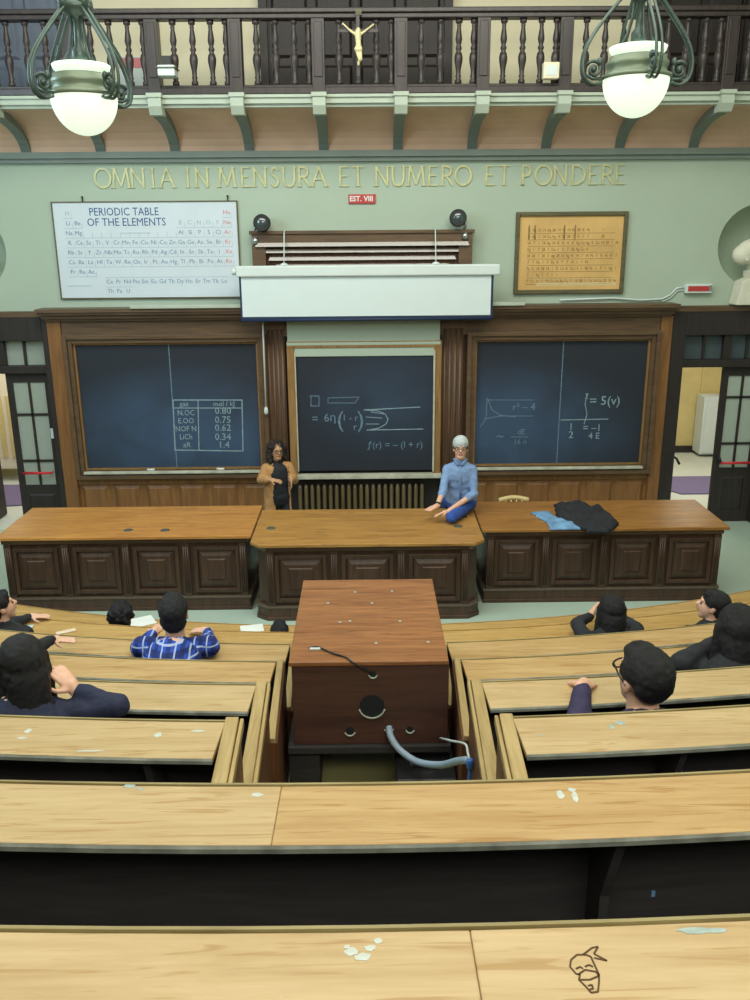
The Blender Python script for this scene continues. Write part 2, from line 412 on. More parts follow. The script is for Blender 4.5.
# seating geometry
RC = 20.5
ROWY = [1.43, 2.45, 3.46, 4.475, 5.48, 6.51, 7.52, 8.47]
ROWZ = [3.17-.371*k for k in range(8)]
ROWR = [RC-y for y in ROWY]
def arc(r, x):        # y on the circle of radius r at lateral x
    return RC-math.sqrt(r*r-x*x)
def sweep(mb, prof, R, x0, x1, n=None):             # prof: (offset toward the camera, z); concentric sweep
    n = n or max(2, int(abs(x1-x0)/.25)); a0, a1 = math.asin(x0/R), math.asin(x1/R)
    m = len(prof); vs = []
    for i in range(n+1):
        t = a0+(a1-a0)*i/n
        for o, z in prof: vs.append(((R+o)*math.sin(t), RC-(R+o)*math.cos(t), z))
    fs = []
    for i in range(n):
        for j in range(m):
            k = (j+1) % m; fs.append((i*m+j, i*m+k, (i+1)*m+k, (i+1)*m+j))
    fs += [tuple(range(m)), tuple(n*m+j for j in range(m))[::-1]]
    return mb.add(vs, fs)
def rect(a, b, z0, z1): return [(a, z0), (b, z0), (b, z1), (a, z1)]
# hall floor: bench platform and the seating pit
f = MB(); f.box(-X1, X1, 9.15, YW, -.4, 0); f.box(-X1, X1, -2, 9.15, -.4, -.18); struct(f, 'floor', M_floor)
f = MB()
XT = 5.9
for k in range(0, 7):
    rb = ROWR[k-1] if k > 0 else RC-.42
    sweep(f, [(0, -.3), (rb-ROWR[k], -.3), (rb-ROWR[k], ROWZ[k]-.75), (0, ROWZ[k]-.75)], ROWR[k], -XT, XT, 40)
f.box(-XT, XT, -2, .40, -.3, ROWZ[0]-.75+.371)
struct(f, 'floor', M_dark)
f = MB()
for k in range(3, 7):
    y0, y1 = ROWY[k-1]-.0, ROWY[k]
    if k == 5: continue
    f.box(-.56, .56, y0+.04, y1-.002 if k != 4 else 5.5, ROWZ[k]-.749, ROWZ[k]-.74)
f.box(-.56, .56, 5.5, 6.45, ROWZ[5]-.751, ROWZ[4]-.74)
struct(f, 'floor', M_lino)
# walls
def wall_with_niches(y, x0, x1, z0, z1, holes):
    mb = MB(); cur = x0
    for cx, cz, r in holes:
        a = r+.12
        mb.add([(cur, y, z0), (cx-a, y, z0), (cx-a, y, z1), (cur, y, z1)], [(0, 1, 2, 3)])
        mb.add([(cx-a, y, z0), (cx+a, y, z0), (cx+a, y, cz-a), (cx-a, y, cz-a)], [(0, 1, 2, 3)])
        mb.add([(cx-a, y, cz+a), (cx+a, y, cz+a), (cx+a, y, z1), (cx-a, y, z1)], [(0, 1, 2, 3)])
        n = 48; vs = []
        for i in range(n):
            t = 2*math.pi*i/n; c, s = math.cos(t), math.sin(t); q = a/max(abs(c), abs(s))
            vs += [(cx+r*c, y, cz+r*s), (cx+q*c, y, cz+q*s)]
        mb.add(vs, [(2*i, 2*i+1, (2*i+3) % (2*n), (2*i+2) % (2*n)) for i in range(n)])
        # domed recess
        vs = []; J = 9
        for j in range(J):
            ph = math.pi/2*j/(J-1)
            for i in range(n):
                t = 2*math.pi*i/n; vs.append((cx+r*math.cos(ph)*math.cos(t)+0, y+.42*math.sin(ph), cz+r*max(math.cos(ph), .001)*math.sin(t)))
        mb.add(vs, [(j*n+i, j*n+(i+1) % n, (j+1)*n+(i+1) % n, (j+1)*n+i) for j in range(J-1) for i in range(n)], True)
        cur = cx+a
    mb.add([(cur, y, z0), (x1, y, z0), (x1, y, z1), (cur, y, z1)], [(0, 1, 2, 3)])
    return mb
NX, NZ, NR = 5.93, 4.38, .60
struct(wall_with_niches(YW, -X1, X1, 3.45, 5.75, [(-NX-.03, NZ, NR), (NX, NZ, NR)]), 'wall_front', M_wall)
w = MB(); DX0, DX1, DZ = 4.92, 6.28, 3.15
for s in (-1, 1):
    w.box(min(s*DX1, s*X1), max(s*DX1, s*X1), YW, YW+.2, 0, 3.45); 
w.box(-DX0, DX0, YW, YW+.2, 0, 3.45); w.box(-X1, X1, YW, YW+.2, DZ, 3.46)
struct(w, 'wall_front', M_panel)
w = MB(); w.box(-X1-.2, -X1, -2, YW+.2, -.4, 9.4); struct(w, 'wall_left', M_wall)
w = MB(); w.box(X1, X1+.2, -2, YW+.2, -.4, 9.4); struct(w, 'wall_right', M_wall)
w = MB(); w.box(-X1, X1, -2.2, -2, -.4, 9.4); struct(w, 'wall_back', M_wall)
w = MB(); w.box(-X1, X1, -2.2, 14.6, 9.4, 9.6); struct(w, 'ceiling', M_cream)
w = MB(); w.box(-X1, X1, 14.4, 14.6, 6.2, 9.4); struct(w, 'wall_upper', M_cream)
# corridor behind the wall
w = MB(); w.box(-9, 9, YW, 18.6, -.2, -.002); struct(w, 'floor', M_hallf)
w = MB(); w.box(-9, 9, 18.5, 18.7, -.2, 3.4)
for i in range(-14, 15): w.box(i*.6-.02, i*.6+.02, 18.46, 18.5, .15, 3.3)
w.box(-9, -8.9, YW+.2, 18.5, -.2, 3.4); w.box(8.9, 9, YW+.2, 18.5, -.2, 3.4)
struct(w, 'wall_corridor', M_beige)
w = MB(); w.box(-9, 9, YW+.2, 18.7, 3.4, 3.5); struct(w, 'ceiling', M_white)
w = MB(); w.box(-9, 9, 18.44, 18.46, 0, .15); struct(w, 'baseboard_corridor', M_doorw)
# beam under the cove, cornice over the woodwork
w = MB(); w.box(-X1, X1, YW-.07, YW, 5.60, 5.66); w.box(-X1, X1, YW-.12, YW, 5.66, 5.745); struct(w, 'trim_1', M_gtrim)
w = MB()
for a, b, z0, z1 in ((.06, 0, 3.36, 3.40), (.12, 0, 3.40, 3.46), (.2, 0, 3.46, 3.50), (.24, 0, 3.50, 3.55)):
    w.box(-4.80-a*.4, 4.64+a*.3, YW-.16-a, YW, z0, z1)
w.box(-X1, -4.80, YW-.15, YW, 3.42, 3.50); w.box(4.64, X1, YW-.15, YW, 3.42, 3.50)
w.box(-4.61, 4.51, YW-.15, YW, 3.10, 3.36)
struct(w, 'trim_2', M_panelh)
# cove soffit between beam and balcony edge
w = MB(); prof = []
for j in range(9):
    t = math.pi/2*j/8; prof.append((YW-.95*(1-math.cos(t)), 5.73+.47*math.sin(t)))
poly = prof+[(12.65, 6.28), (YW, 6.28)]
w.prism(poly, -X1, X1, 'x'); struct(w, 'trim_3', M_peach)
# balcony slab and pale cornice band
w = MB(); w.box(-X1, X1, 12.62, 14.4, 6.22, 6.30); struct(w, 'floor', M_gtrim)
w = MB(); w.box(-X1, X1, 12.58, 12.66, 6.20, 6.25); w.box(-X1, X1, 12.53, 12.66, 6.24, 6.33); w.box(-X1, X1, 12.50, 12.66, 6.31, 6.345)
struct(w, 'trim_4', M_ltrim)
# brackets (corbels) under the balcony, one object each
BAY = 1.078; BX = [-.035+BAY*(i+.5) for i in range(-6, 6)]
first = None
names_ord = 'first second third fourth fifth sixth seventh eighth ninth tenth eleventh twelfth'.split()
# where each bracket stands
for i, x in enumerate(BX):
    t = thing('balcony_bracket', (x, 12.6, 6.2), '%s curved grey-green bracket from the left under the balcony, with a pale block' % names_ord[i], 'bracket', 'brackets under the balcony')
    w = MB(); o = []
    for j in range(9):
        a = math.pi/2*j/8; o.append((YW-.95*(1-math.cos(a)), 5.68+.41*math.sin(a)))
    inn = [(p[0]-0, p[1]+.1) for p in o]
    w.prism(o+[(12.7, 6.24), (YW, 6.24)], x-.07, x+.07, 'x'); w.build('bracket_arm', M_gtrim, t)
    w = MB(); w.prism([(12.44, 6.32), (12.44, 6.20), (12.50, 6.10), (12.68, 6.10), (12.68, 6.32)], x-.085, x+.085, 'x')
    w.box(x-.1, x+.1, 12.42, 12.68, 6.31, 6.36); w.build('bracket_block', M_ltrim, t)
# balustrade
RAILY = 12.6
w = MB(); t = thing('balustrade', (0, RAILY, 6.4), 'dark wooden balustrade with turned balusters along the balcony edge', 'balustrade')
w.box(-X1, X1, RAILY-.09, RAILY+.09, 7.24, 7.30); w.box(-X1, X1, RAILY-.12, RAILY+.12, 7.30, 7.36); w.build('handrail', M_balus, t, bevel=.012)
w = MB(); w.box(-X1, X1, RAILY-.09, RAILY+.11, 6.35, 6.43); w.box(-X1, X1, RAILY-.06, RAILY+.08, 6.43, 6.465); w.build('bottom_rail', M_balus, t, bevel=.008)
bprof = [(.045, 0), (.045, .05), (.028, .07), (.04, .10), (.030, .12), (.033, .18), (.052, .27), (.056, .32), (.046, .37), (.026, .40), (.040, .425), (.040, .445), (.026, .47),
         (.036, .50), (.045, .54), (.034, .62), (.024, .68), (.030, .705), (.022, .72), (.045, .735), (.045, .78)]
bal0 = None
def hangs(x): return x
for i, x in enumerate(BX):
    w = MB(); w.box(x-.085, x+.085, RAILY-.1, RAILY+.1, 6.355, 7.24); w.box(x-.055, x+.055, RAILY-.115, RAILY-.1, 6.55, 7.2)
    w.build('newel_post', M_balus, t, bevel=.006)
    for off in (.27, .52, .76, .955):
        if x+off > X1: continue
        if bal0 is None:
            bal0 = MB().lathe(bprof, (x+off, RAILY, 6.462), 12).build('baluster', M_balus, t); b0x = x+off
        else:
            c = bal0.copy(); COL.objects.link(c); c.location = bal0.location+Vector((x+off-b0x, 0, 0))*U; WLOC[c.name] = WLOC[bal0.name]
# upper doors on the balcony
def upper_door(n, x0, x1, mat, zt=9.0):
    t = thing('door_%d' % n, ((x0+x1)/2, 14.35, 6.3), None, None, kind='structure')
    w = MB(); w.box(x0, x1, 14.30, 14.4, 6.3, zt)
    m = (x1-x0)/4
    for i in range(4):
        for z0, z1 in ((6.45, 7.0), (7.1, 8.6)):
            w.bev(x0+i*m+.06, x0+(i+1)*m-.06, 14.26, 14.30, z0, z1, .04)
    w.build('door_leaf', mat, t)
    w = MB(); w.box(x0-.12, x0, 14.22, 14.4, 6.3, zt); w.box(x1, x1+.12, 14.22, 14.4, 6.3, zt); w.box(x0+(x1-x0)/2-.03, x0+(x1-x0)/2+.03, 14.22, 14.3, 6.3, zt)
    w.build('door_frame', mat, t)
    return t
M_bluedoor = wood('blue_grey_door', (120, 128, 146), (100, 108, 126), 2, .5)
upper_door(3, atY(268, 40, 14.3).x, atY(444, 40, 14.3).x, M_doorw)
upper_door(4, -6.9, atY(66, 40, 14.3).x, M_bluedoor)
upper_door(5, atY(662, 40, 14.3).x, 6.9, M_doorw)
# ------------------------------------------------------------------ doors under the balcony (double doors, glazed)
def glazed_leaf(parent, x0, x1, y, ztop, zlow, mat_pane):
    # a leaf facing -Y spanning x0..x1 : stiles, rails, glazing bars, panes, solid lower panel
    lf = MB(); th = .05
    zr = [zlow, zlow+.40, zlow+1.15, ztop-.14]        # glazing rows boundaries (bottom..top)
    lf.box(x0, x0+.1, y, y+th, 0.01, ztop); lf.box(x1-.1, x1, y, y+th, 0.01, ztop)
    lf.box(x0+.1, x1-.1, y, y+th, ztop-.14, ztop); lf.box(x0+.1, x1-.1, y, y+th, .01, zlow-.0)
    lf.bev(x0+.14, x1-.14, y-.015, y, .2, zlow-.15, .03)
    mx = (x0+x1)/2; lf.box(mx-.018, mx+.018, y, y+th, zlow, ztop-.14)
    for z in zr[1:-1]: lf.box(x0+.1, x1-.1, y, y+th, z-.018, z+.018)
    L = lf.build('door_leaf', M_doorw, parent)
    pn = MB(); pn.box(x0+.1, x1-.1, y+.02, y+.03, zlow, ztop-.14); pn.build('pane', mat_pane, L)
    return L
def double_door(n, s):
    t = thing('door_%d' % n, (s*(DX0+DX1)/2, YW, 0), None, None, kind='structure')
    a, b = DX0, DX1; mid = (a+b)/2+.01
    w = MB()
    def bx(xa, xb, y0, y1, z0, z1): w.box(min(s*xa, s*xb), max(s*xa, s*xb), y0, y1, z0, z1)
    bx(a-(.09 if s < 0 else .22), a, YW-.14, YW+.2, 0, 3.42); bx(b, b+.2, YW-.14, YW+.2, 0, 3.42)
    bx(a, b, YW-.14, YW+.2, 3.06, 3.42); bx(a, b, YW-.1, YW+.15, 2.56, 2.68)
    bx(mid-.06, mid+.06, YW-.08, YW+.1, 2.68, 3.06)
    for c in ((a+mid)/2, (b+mid)/2): bx(c-.02, c+.02, YW-.02, YW+.06, 2.68, 3.06)
    w.build('door_frame', M_doorw, t, bevel=.008)
    w = MB(); bx(a, b, YW+.02, YW+.03, 2.68, 3.06); w.build('transom_pane', M_frost if s < 0 else M_frostd, t)
    # the closed leaf
    if s > 0: xa, xb = mid, b-.005
    else: xa, xb = -mid+.0-.64, -mid
    if s > 0:
        L = glazed_leaf(t, mid, b-.005, YW+.0, 2.55, .92, M_frost)
        bar = MB(); bar.tube([(mid+.06, YW-.02, 1.02), (mid+.08, YW-.09, 1.02)], .014); bar.tube([(b-.06, YW-.02, 1.02), (b-.08, YW-.09, 1.02)], .014)
        bar.tube([(mid+.05, YW-.06, 1.14), (mid+.09, YW-.09, 1.02)], .02); bar.build('bar_bracket', M_black, L)
        bar = MB(); bar.tube([(mid+.08, YW-.09, 1.02), (b-.06, YW-.09, 1.02)], .022); bar.build('push_bar', M_redbar, L)
        # the open leaf, folded back into the corridor
        lf = MB(); lf.box(a+.0, a+.05, YW+.2, YW+.85, .01, 2.55); L2 = lf.build('door_leaf', M_doorw, t)
        bar = MB(); bar.tube([(a+.05, YW+.22, 1.1), (a+.12, YW+.10, 1.06), (a+.15, YW+.02, .98)], .02); bar.build('door_handle', M_black, L2)
    else:
        L = glazed_leaf(t, -mid, -a+.005, YW+.0, 2.55, .75, M_frost)
        bar = MB(); bar.tube([(-mid+.12, YW-.09, .97), (-a-.12, YW-.09, .97)], .022)
        bar.tube([(-mid+.12, YW-.09, .97), (-mid+.12, YW, .97)], .012); bar.tube([(-a-.12, YW-.09, .97), (-a-.12, YW, .97)], .012)
        bar.build('push_bar', M_redbar, L)
        k = MB(); k.box(-a-.08, -a-.02, YW-.03, YW+.0, 1.52, 1.68); k.build('lock_plate', M_white, L)
        lf = MB(); lf.box(-b, -b+.05, YW+.2, YW+.85, .01, 2.55); lf.build('door_leaf', M_doorw, t)
    return t
double_door(1, 1); double_door(2, -1)
# corridor things
def mat_on_floor(pts, label):
    w = MB(); w.prism(pts, 0, .02, 'z'); tag(w.build('door_mat', M_mat), label, 'mat')
mat_on_floor([(5.0, 16.4), (5.75, 15.2), (7.8, 15.2), (7.8, 16.4)], 'purple-grey mat on the corridor floor beyond the right doorway')
mat_on_floor([(-7.8, 16.3), (-7.8, 14.6), (-5.9, 15.0), (-5.5, 16.3)], 'purple-grey mat on the corridor floor beyond the left doorway')
ccx, ccz = PX(705, 397, 18.0)
t = thing('corridor_cabinet', (7.37, 17.6, 0), 'pale cabinet standing in the corridor beyond the right doorway', 'cabinet')
w = MB(); w.box(ccx, 8.2, 18.0, 18.43, .06, ccz); w.build('body', M_white, t, bevel=.01)
w = MB(); w.box(ccx+.04, 8.16, 17.98, 18.0, .1, ccz-.04); dr = w.build('door', M_white, t); MB().box(8.0, 8.03, 17.95, 17.98, .9, 1.1).build('handle', M_chrome, dr)
t = thing('corridor_cabinet', (-7.3, 16.9, 0), 'cream cabinet standing in the corridor beyond the left doorway', 'cabinet')
MB().box(-7.9, -6.72, 16.6, 17.4, .25, 2.3).build('body', M_cream, t, bevel=.03)
w = MB(); 
for i in range(6): w.box(-7.8+i*.18, -7.7+i*.18, 16.57, 16.6, .5, 1.7)
w.build('grille', M_beige, t); w = MB(); [w.box(x, x+.06, 16.65, 16.71, 0, .25) for x in (-7.85, -6.85)]; w.build('leg', M_black, t)
# ------------------------------------------------------------------ woodwork of the front wall
def casing(n, x0, x1, mat_l, mat):          # board surround: stepped boards up to the cornice
    return
w = MB()
for s, xa, xb in ((-1, -4.83, -4.62), (1, 4.52, 4.70)):
    w.box(xa, xb, YW-.16, YW, 0, 3.36)
struct(w, 'trim_5', M_orange, bevel=.008)
w = MB()
for xa, xb in ((-1.52, -1.24), (1.18, 1.5)):
    w.box(xa, xb, YW-.145, YW, 0, 3.355)
    n = 4; d = (xb-xa)/n
    for i in range(n): w.lathe([(d*.36, 0), (d*.36, 2.9)], (xa+d*(i+.5), YW-.14, .3), 10)
    w.box(xa-.02, xb+.02, YW-.19, YW-.14, 0, .3); w.box(xa-.02, xb+.02, YW-.19, YW-.14, 3.2, 3.355)
struct(w, 'trim_6', M_panel)
# wainscot panels below the side boards
w = MB()
for xa, xb in ((-4.62, -1.52), (1.5, 4.52)):
    w.box(xa, xb, YW-.08, YW, 0, .93); w.box(xa, xb, YW-.12, YW-.08, .78, .93); w.box(xa, xb, YW-.12, YW-.08, 0, .18)
    n = 6; d = (xb-xa)/n
    for i in range(n): w.bev(xa+d*i+.05, xa+d*(i+1)-.05, YW-.115, YW-.08, .22, .75, .05)
struct(w, 'trim_7', M_orange)
# green inset panel above the sliding centre board
w = MB(); w.box(-1.24, 1.18, YW-.06, YW, 0, 3.09); struct(w, 'trim_8', M_doorw)
w = MB(); gx0, gx1 = PX(287, 335, YW-.24)[0], PX(440, 335, YW-.24)[0]; w.box(gx0, gx1, YW-.24, YW-.16, 2.8, 3.5); w.box(gx0-.01, gx1+.01, YW-.26, YW-.16, PX(360, 345, YW-.24)[1], PX(360, 342, YW-.24)[1])
tag(w.build('shutter_board', M_wall, bevel=.006), 'pale green panel between the projection screen and the middle chalkboard', 'panel')
# hood over the middle bay
t = thing('pediment', (0, YW, 3.55), 'brown wooden hood moulding behind the projection screen', 'moulding')
w = MB(); hx0, hx1 = -1.66, 1.60
w.box(hx0, hx1, YW-.2, YW, 4.44, 4.62); w.box(hx0-.03, hx1+.03, YW-.23, YW, 4.59, 4.64)
w.box(hx0, hx0+.2, YW-.2, YW, 3.55, 4.44); w.box(hx1-.2, hx1, YW-.2, YW, 3.55, 4.44); w.build('outer_frame', M_panelh, t, bevel=.006)
w = MB(); w.box(hx0+.2, hx1-.2, YW-.04, YW, 3.55, 4.44); w.build('back_panel', M_side, t)
w = MB()
for i, (dz, y) in enumerate(((4.47, .25), (4.38, .19), (4.27, .14), (4.16, .09))):
    a = .05+i*.09; y = YW-y
    w.add([(hx0+a, y, dz-.055), (hx1-a, y, dz-.055), (hx1-a-.02, y+.022, dz), (hx0+a+.02, y+.022, dz),
           (hx0+a, YW-.03, dz-.055), (hx1-a, YW-.03, dz-.055), (hx1-a, YW-.03, dz), (hx0+a, YW-.03, dz)],
          [(0, 1, 2, 3), (4, 7, 6, 5), (0, 4, 5, 1), (3, 2, 6, 7), (0, 3, 7, 4), (1, 5, 6, 2)])
w.build('stepped_moulding', plain('glossy_moulding', (112, 96, 84), .22, spec=1.0), t)
# ------------------------------------------------------------------ chalkboards
def frame_ring(mb, x0, x1, z0, z1, y0, y1, w):
    mb.box(x0-w, x0, y0, y1, z0-w, z1+w); mb.box(x1, x1+w, y0, y1, z0-w, z1+w)
    mb.box(x0, x1, y0, y1, z1, z1+w); mb.box(x0, x1, y0, y1, z0-w, z0)
def chalkboard(label, x0, x1, z0, z1, yb, smudge, seam, casing_w=.13, yext=.16):
    t = thing('chalkboard', ((x0+x1)/2, yb, z0), label, 'chalkboard')
    cx = (x0+x1)/2
    w = MB(); w.box(x0, x1, yb, yb+.03, z0, z1)
    s = w.build('slate', boardmat('slate_'+str(int(cx*10)), *smudge), t)
    w = MB(); frame_ring(w, x0, x1, z0, z1, yb-.03, yb+.03, .03); w.build('inner_frame', M_bframe, t)
    w = MB(); frame_ring(w, x0-.03, x1+.03, z0-.03, z1+.03, yb-.03-yext*.4, yb+.03, casing_w*.5)
    frame_ring(w, x0-.03-casing_w*.5, x1+.03+casing_w*.5, z0-.03-casing_w*.5, z1+.03+casing_w*.5, yb-.03-yext*.65, yb+.03, casing_w*.5)
    w.build('moulded_frame', M_panelh, t, bevel=.006)
    w = MB(); w.box(x0-.03, x1+.03, yb-.16, yb-.03, z0-.07, z0-.03); w.build('chalk_ledge', M_chalkledge, t, bevel=.008)
    if seam is not None:
        w = MB(); stroke(w, [(seam, z0), (seam+.01, z1)], yb, .014, .002); w.build('seam_line', M_chalkd, t)
    return t, yb
YB = YW-.10
def bpt(pts, Y): return [PX(x, y, Y) for x, y in pts]
a = PX(76, 346, YB); b = PX(255, 467, YB)
tL, _ = chalkboard('left chalkboard with a chalk table of rows in its lower right corner', -4.44, -1.68, PX(90, 468, YB)[1], PX(200, 344, YB)[1], YB, (.2, .45, 2.0, 1.0, .8), PX(172, 400, YB)[0])
def ctext(parent, items, Y, mat, name='chalk_writing'):
    w = MB()
    for it in items:
        if it[0] == 'l': stroke(w, bpt(it[1], Y), Y, it[2] if len(it) > 2 else .014)
        else:
            x, z = PX(it[2], it[3], Y); text_mb(w, it[1], x, z, Y, it[4], .004, it[5] if len(it) > 5 else 1)
    return w.build(name, mat, parent)
ctext(tL, [('l', [(173, 400), (242, 400), (243, 451), (175, 450), (173, 400)], .016), ('l', [(173, 408), (242, 408)], .014), ('l', [(198, 400), (199, 450)], .014)], YB, M_chalk, 'chalk_table')
ctext(tL, [('t', 'gas', 184, 404, .11), ('t', 'mol / kJ', 224, 404, .11), ('t', 'N.OC', 186, 413, .12, .9), ('t', 'E.OO', 186, 421, .12, .9), ('t', 'NOF N', 186, 429, .12, .9), ('t', 'LiCh', 186, 437, .12, .9), ('t', 'aR', 187, 445, .12),
           ('t', '0.80', 223, 411, .15), ('t', '0.75', 223, 420, .15), ('t', '0.62', 223, 428, .15), ('t', '0.34', 223, 437, .15), ('t', '1.4', 224, 445, .15)], YB, M_chalk)
YC = YW-.22
cz0, cz1 = PX(300, 471, YC)[1], PX(300, 348, YC)[1]
cx0, cx1 = PX(297, 420, YC)[0], PX(433, 420, YC)[0]
t = thing('chalkboard', ((cx0+cx1)/2, YC, cz0), 'middle sliding chalkboard between the pilasters, with a chalk curve between two lines', 'chalkboard'); tC = t
MB().box(cx0, cx1, YC, YC+.03, cz0, cz1).build('slate', boardmat('slate_middle', .3, .9, 1.2, .8, .35), t)
w = MB(); w.box(cx0-.12, cx0, YC-.03, YC+.05, cz0-.06, cz1+.07); w.box(cx1, cx1+.12, YC-.03, YC+.05, cz0-.06, cz1+.07); w.box(cx0-.12, cx1+.12, YC-.035, YC+.05, cz1, cz1+.1)
w.build('frame', M_bframe, t, bevel=.006)
w = MB(); w.box(cx0-.005, cx0+.012, YC-.04, YC, cz0, cz1-.05); w.box(cx1-.005, cx1+.02, YC-.05, YC, cz0-.02, cz1-.05); w.build('pale_edge', M_chalkledge, t)
w = MB(); w.box(cx0-.14, cx1+.14, YC-.09, YC+.04, cz0-.12, cz0-.05); w.build('chalk_ledge', M_chalkledge, t, bevel=.01)
ctext(t, [('l', [(364, 410), (420, 407)], .014), ('l', [(367, 430), (423, 429)], .014), ('l', [(366, 410), (378, 411), (385, 414), (388, 419), (386, 424), (379, 428), (369, 430)], .014),
          ('l', [(366, 417), (382, 418)], .01), ('l', [(366, 424), (379, 424)], .01), ('l', [(371, 412), (384, 414)], .01)], YC, M_chalk, 'chalk_curve')
ctext(t, [('l', [(328, 398), (359, 397), (355, 403), (328, 403), (328, 398)], .01), ('l', [(310, 396), (319, 396), (319, 406), (311, 406), (311, 396)], .012),
          ('t', '=', 315, 419, .18), ('t', '6\u03b7', 330, 418, .18), ('t', '(', 340, 420, .36), ('t', '1 - r', 350, 418, .14), ('t', 'r', 355, 427, .15), ('t', ')', 361, 420, .36), ('t', '\u0192(r) = \u2013 (l + r)', 395, 445, .15)], YC, M_chalkd)
tR, _ = chalkboard('right chalkboard with faint chalk sketches on both halves', 1.72, 4.36, PX(560, 463, YB)[1], PX(560, 341, YB)[1], YB, (-.7, .45, 1.9, 1.0, .8), PX(560, 400, YB)[0])
ctext(tR, [('l', [(487, 398), (486, 419), (480, 427)], .012), ('l', [(488, 399), (492, 410), (500, 415), (515, 417)], .012), ('l', [(487, 400), (533, 400)], .01), ('l', [(484, 419), (500, 416), (533, 416)], .012),
           ('t', 'r\u00b2 \u2013 4', 524, 407, .16), ('t', '~', 500, 436, .2), ('t', 'dE', 521, 432, .12), ('l', [(511, 437), (528, 437)], .01), ('t', '16 n', 520, 442, .12)], YB, M_chalkd)
ctext(tR, [('l', [(561, 420), (608, 419)], .014), ('l', [(587, 394), (585, 404), (587, 414), (584, 424)], .012), ('t', '\u2211', 587, 396, .1), ('t', '= 5(v)', 605, 401, .2), ('t', '1', 571, 427, .16), ('t', '2', 571, 435, .16), ('t', '= \u20131', 592, 428, .16), ('t', '4 E', 594, 436, .14)], YB, M_chalk)
# chalk pieces lying on ledges
for px, txt in ((153, 'white chalk stick on the ledge of the left chalkboard, left one'), (222, 'white chalk stick on the ledge of the left chalkboard, right one')):
    x = PX(px, 474, YB)[0]; z = PX(90, 468, YB)[1]-.03
    w = MB(); w.tube([(x-.06, YB-.1, z+.02), (x+.06, YB-.11, z+.02)], .018); tag(w.build('chalk_stick', M_paper), txt, 'chalk')
# hooks / bell pull between left and centre board
x, z = PX(266, 408, YW-.3)
w = MB(); w.tube([(PX(263, 330, YW-.3)[0], YW-.26, 3.40), (PX(263, 330, YW-.3)[0], YW-.3, 3.2), (x, YW-.3, z)], .012); w.lathe([(.02, 0), (.035, .03), (.03, .09), (.012, .12)], (x, YW-.3, z-.1), 10)
tag(w.build('pull_cord', M_white), 'white pull cord hanging down the pilaster left of the middle chalkboard', 'cord')
# radiator under the centre board
t = thing('radiator', (0, YW-.2, 0), 'ribbed brown radiator below the middle chalkboard', 'radiator')
w = MB(); rx0, rx1 = PX(297, 490, YW-.2)[0], PX(425, 490, YW-.2)[0]; n = 21
for i in range(n):
    x = rx0+(rx1-rx0)*(i+.5)/n; w.lathe([(.02, 0), (.032, .03), (.032, .6), (.02, .66)], (x, YW-.2, .1), 8); w.box(x-.012, x+.012, YW-.2, YW-.08, .12, .72)
w.build('fins', wood('radiator_paint', (116, 100, 70), (84, 70, 50), 2, .4), t)
w = MB(); w.box(rx0, rx1, YW-.16, YW-.07, .04, .10); w.build('base', M_doorw, t)
# ------------------------------------------------------------------ projection screen
YS = 13.05
t = thing('projection_screen', (0, YS, 3.4), 'white roller projection screen partly pulled down over the middle chalkboard', 'screen')
a = PX(236, 266, YS); b = PX(500, 266, YS); c = PX(236, 277, YS)
w = MB(); w.box(a[0], b[0], YS-.06, YS+.08, c[1], a[1]); w.build('case', M_white, t, bevel=.02)
w = MB(); w.lathe([(.05, 0), (.05, .06)], (a[0]-.06, YS+.01, (a[1]+c[1])/2), 12, 'x'); w.build('end_cap', M_white, t)
x0, x1 = PX(240, 300, YS)[0], PX(493, 300, YS)[0]; zb = PX(300, 320, YS)[1]
w = MB(); w.box(x0, x1, YS, YS+.006, zb, c[1]); w.build('border', M_navy, t)
w = MB(); w.box(x0+.03, x1-.035, YS-.006, YS-.001, zb+.05, c[1]); w.build('cloth', M_screen, t)
w = MB(); w.tube([(x0, YS, zb), (x1, YS, zb)], .022); w.build('weight_bar', M_navy, t)
for px in (284, 436):
    x = PX(px, 264, YS)[0]; w = MB(); w.tube([(x, YS, a[1]), (x, YS+.2, 4.62), (x, YW-.19, 4.66)], .008); w.lathe([(.06, 0), (.06, .02), (.03, .04)], (x, YS, a[1]-.005), 12); w.build('hanging_cord', M_white, t)
# spotlights on the hood
for px, py, lab in ((262, 223, 'round black spotlight at the left end of the hood above the screen'), (458, 218, 'round black spotlight at the right end of the hood above the screen')):
    x, z = PX(px, py, YW-.3)
    t = thing('spotlight', (x, YW-.3, z-.14), lab, 'spotlight', 'spotlights on the hood')
    w = MB(); w.ell((x, YW-.22, z), (.12, .14, .12), 18); w.lathe([(.11, 0), (.125, .02), (.12, .06)], (x, YW-.36, z), 20, 'y'); w.build('housing', M_black, t)
    w = MB(); w.ell((x, YW-.345, z), (.085, .03, .085), 16); w.build('lens', plain('lens_glass', (60, 74, 78), .1, spec=1), t)
    sx = -1 if px < 300 else 1
    w = MB(); w.tube([(x+sx*-.0-.1*1, YW-.25, z-.02), (x-.13, YW-.2, z-.12), (x-.13, YW-.15, z-.22)] if sx < 0 else [(x+.1, YW-.25, z), (x+.12, YW-.2, z-.12), (x+.08, YW-.15, z-.22)], .022)
    w.lathe([(.05, 0), (.05, .1)], (x+sx*.12, YW-.2, z-.3), 10); w.build('mount', M_chrome, t)
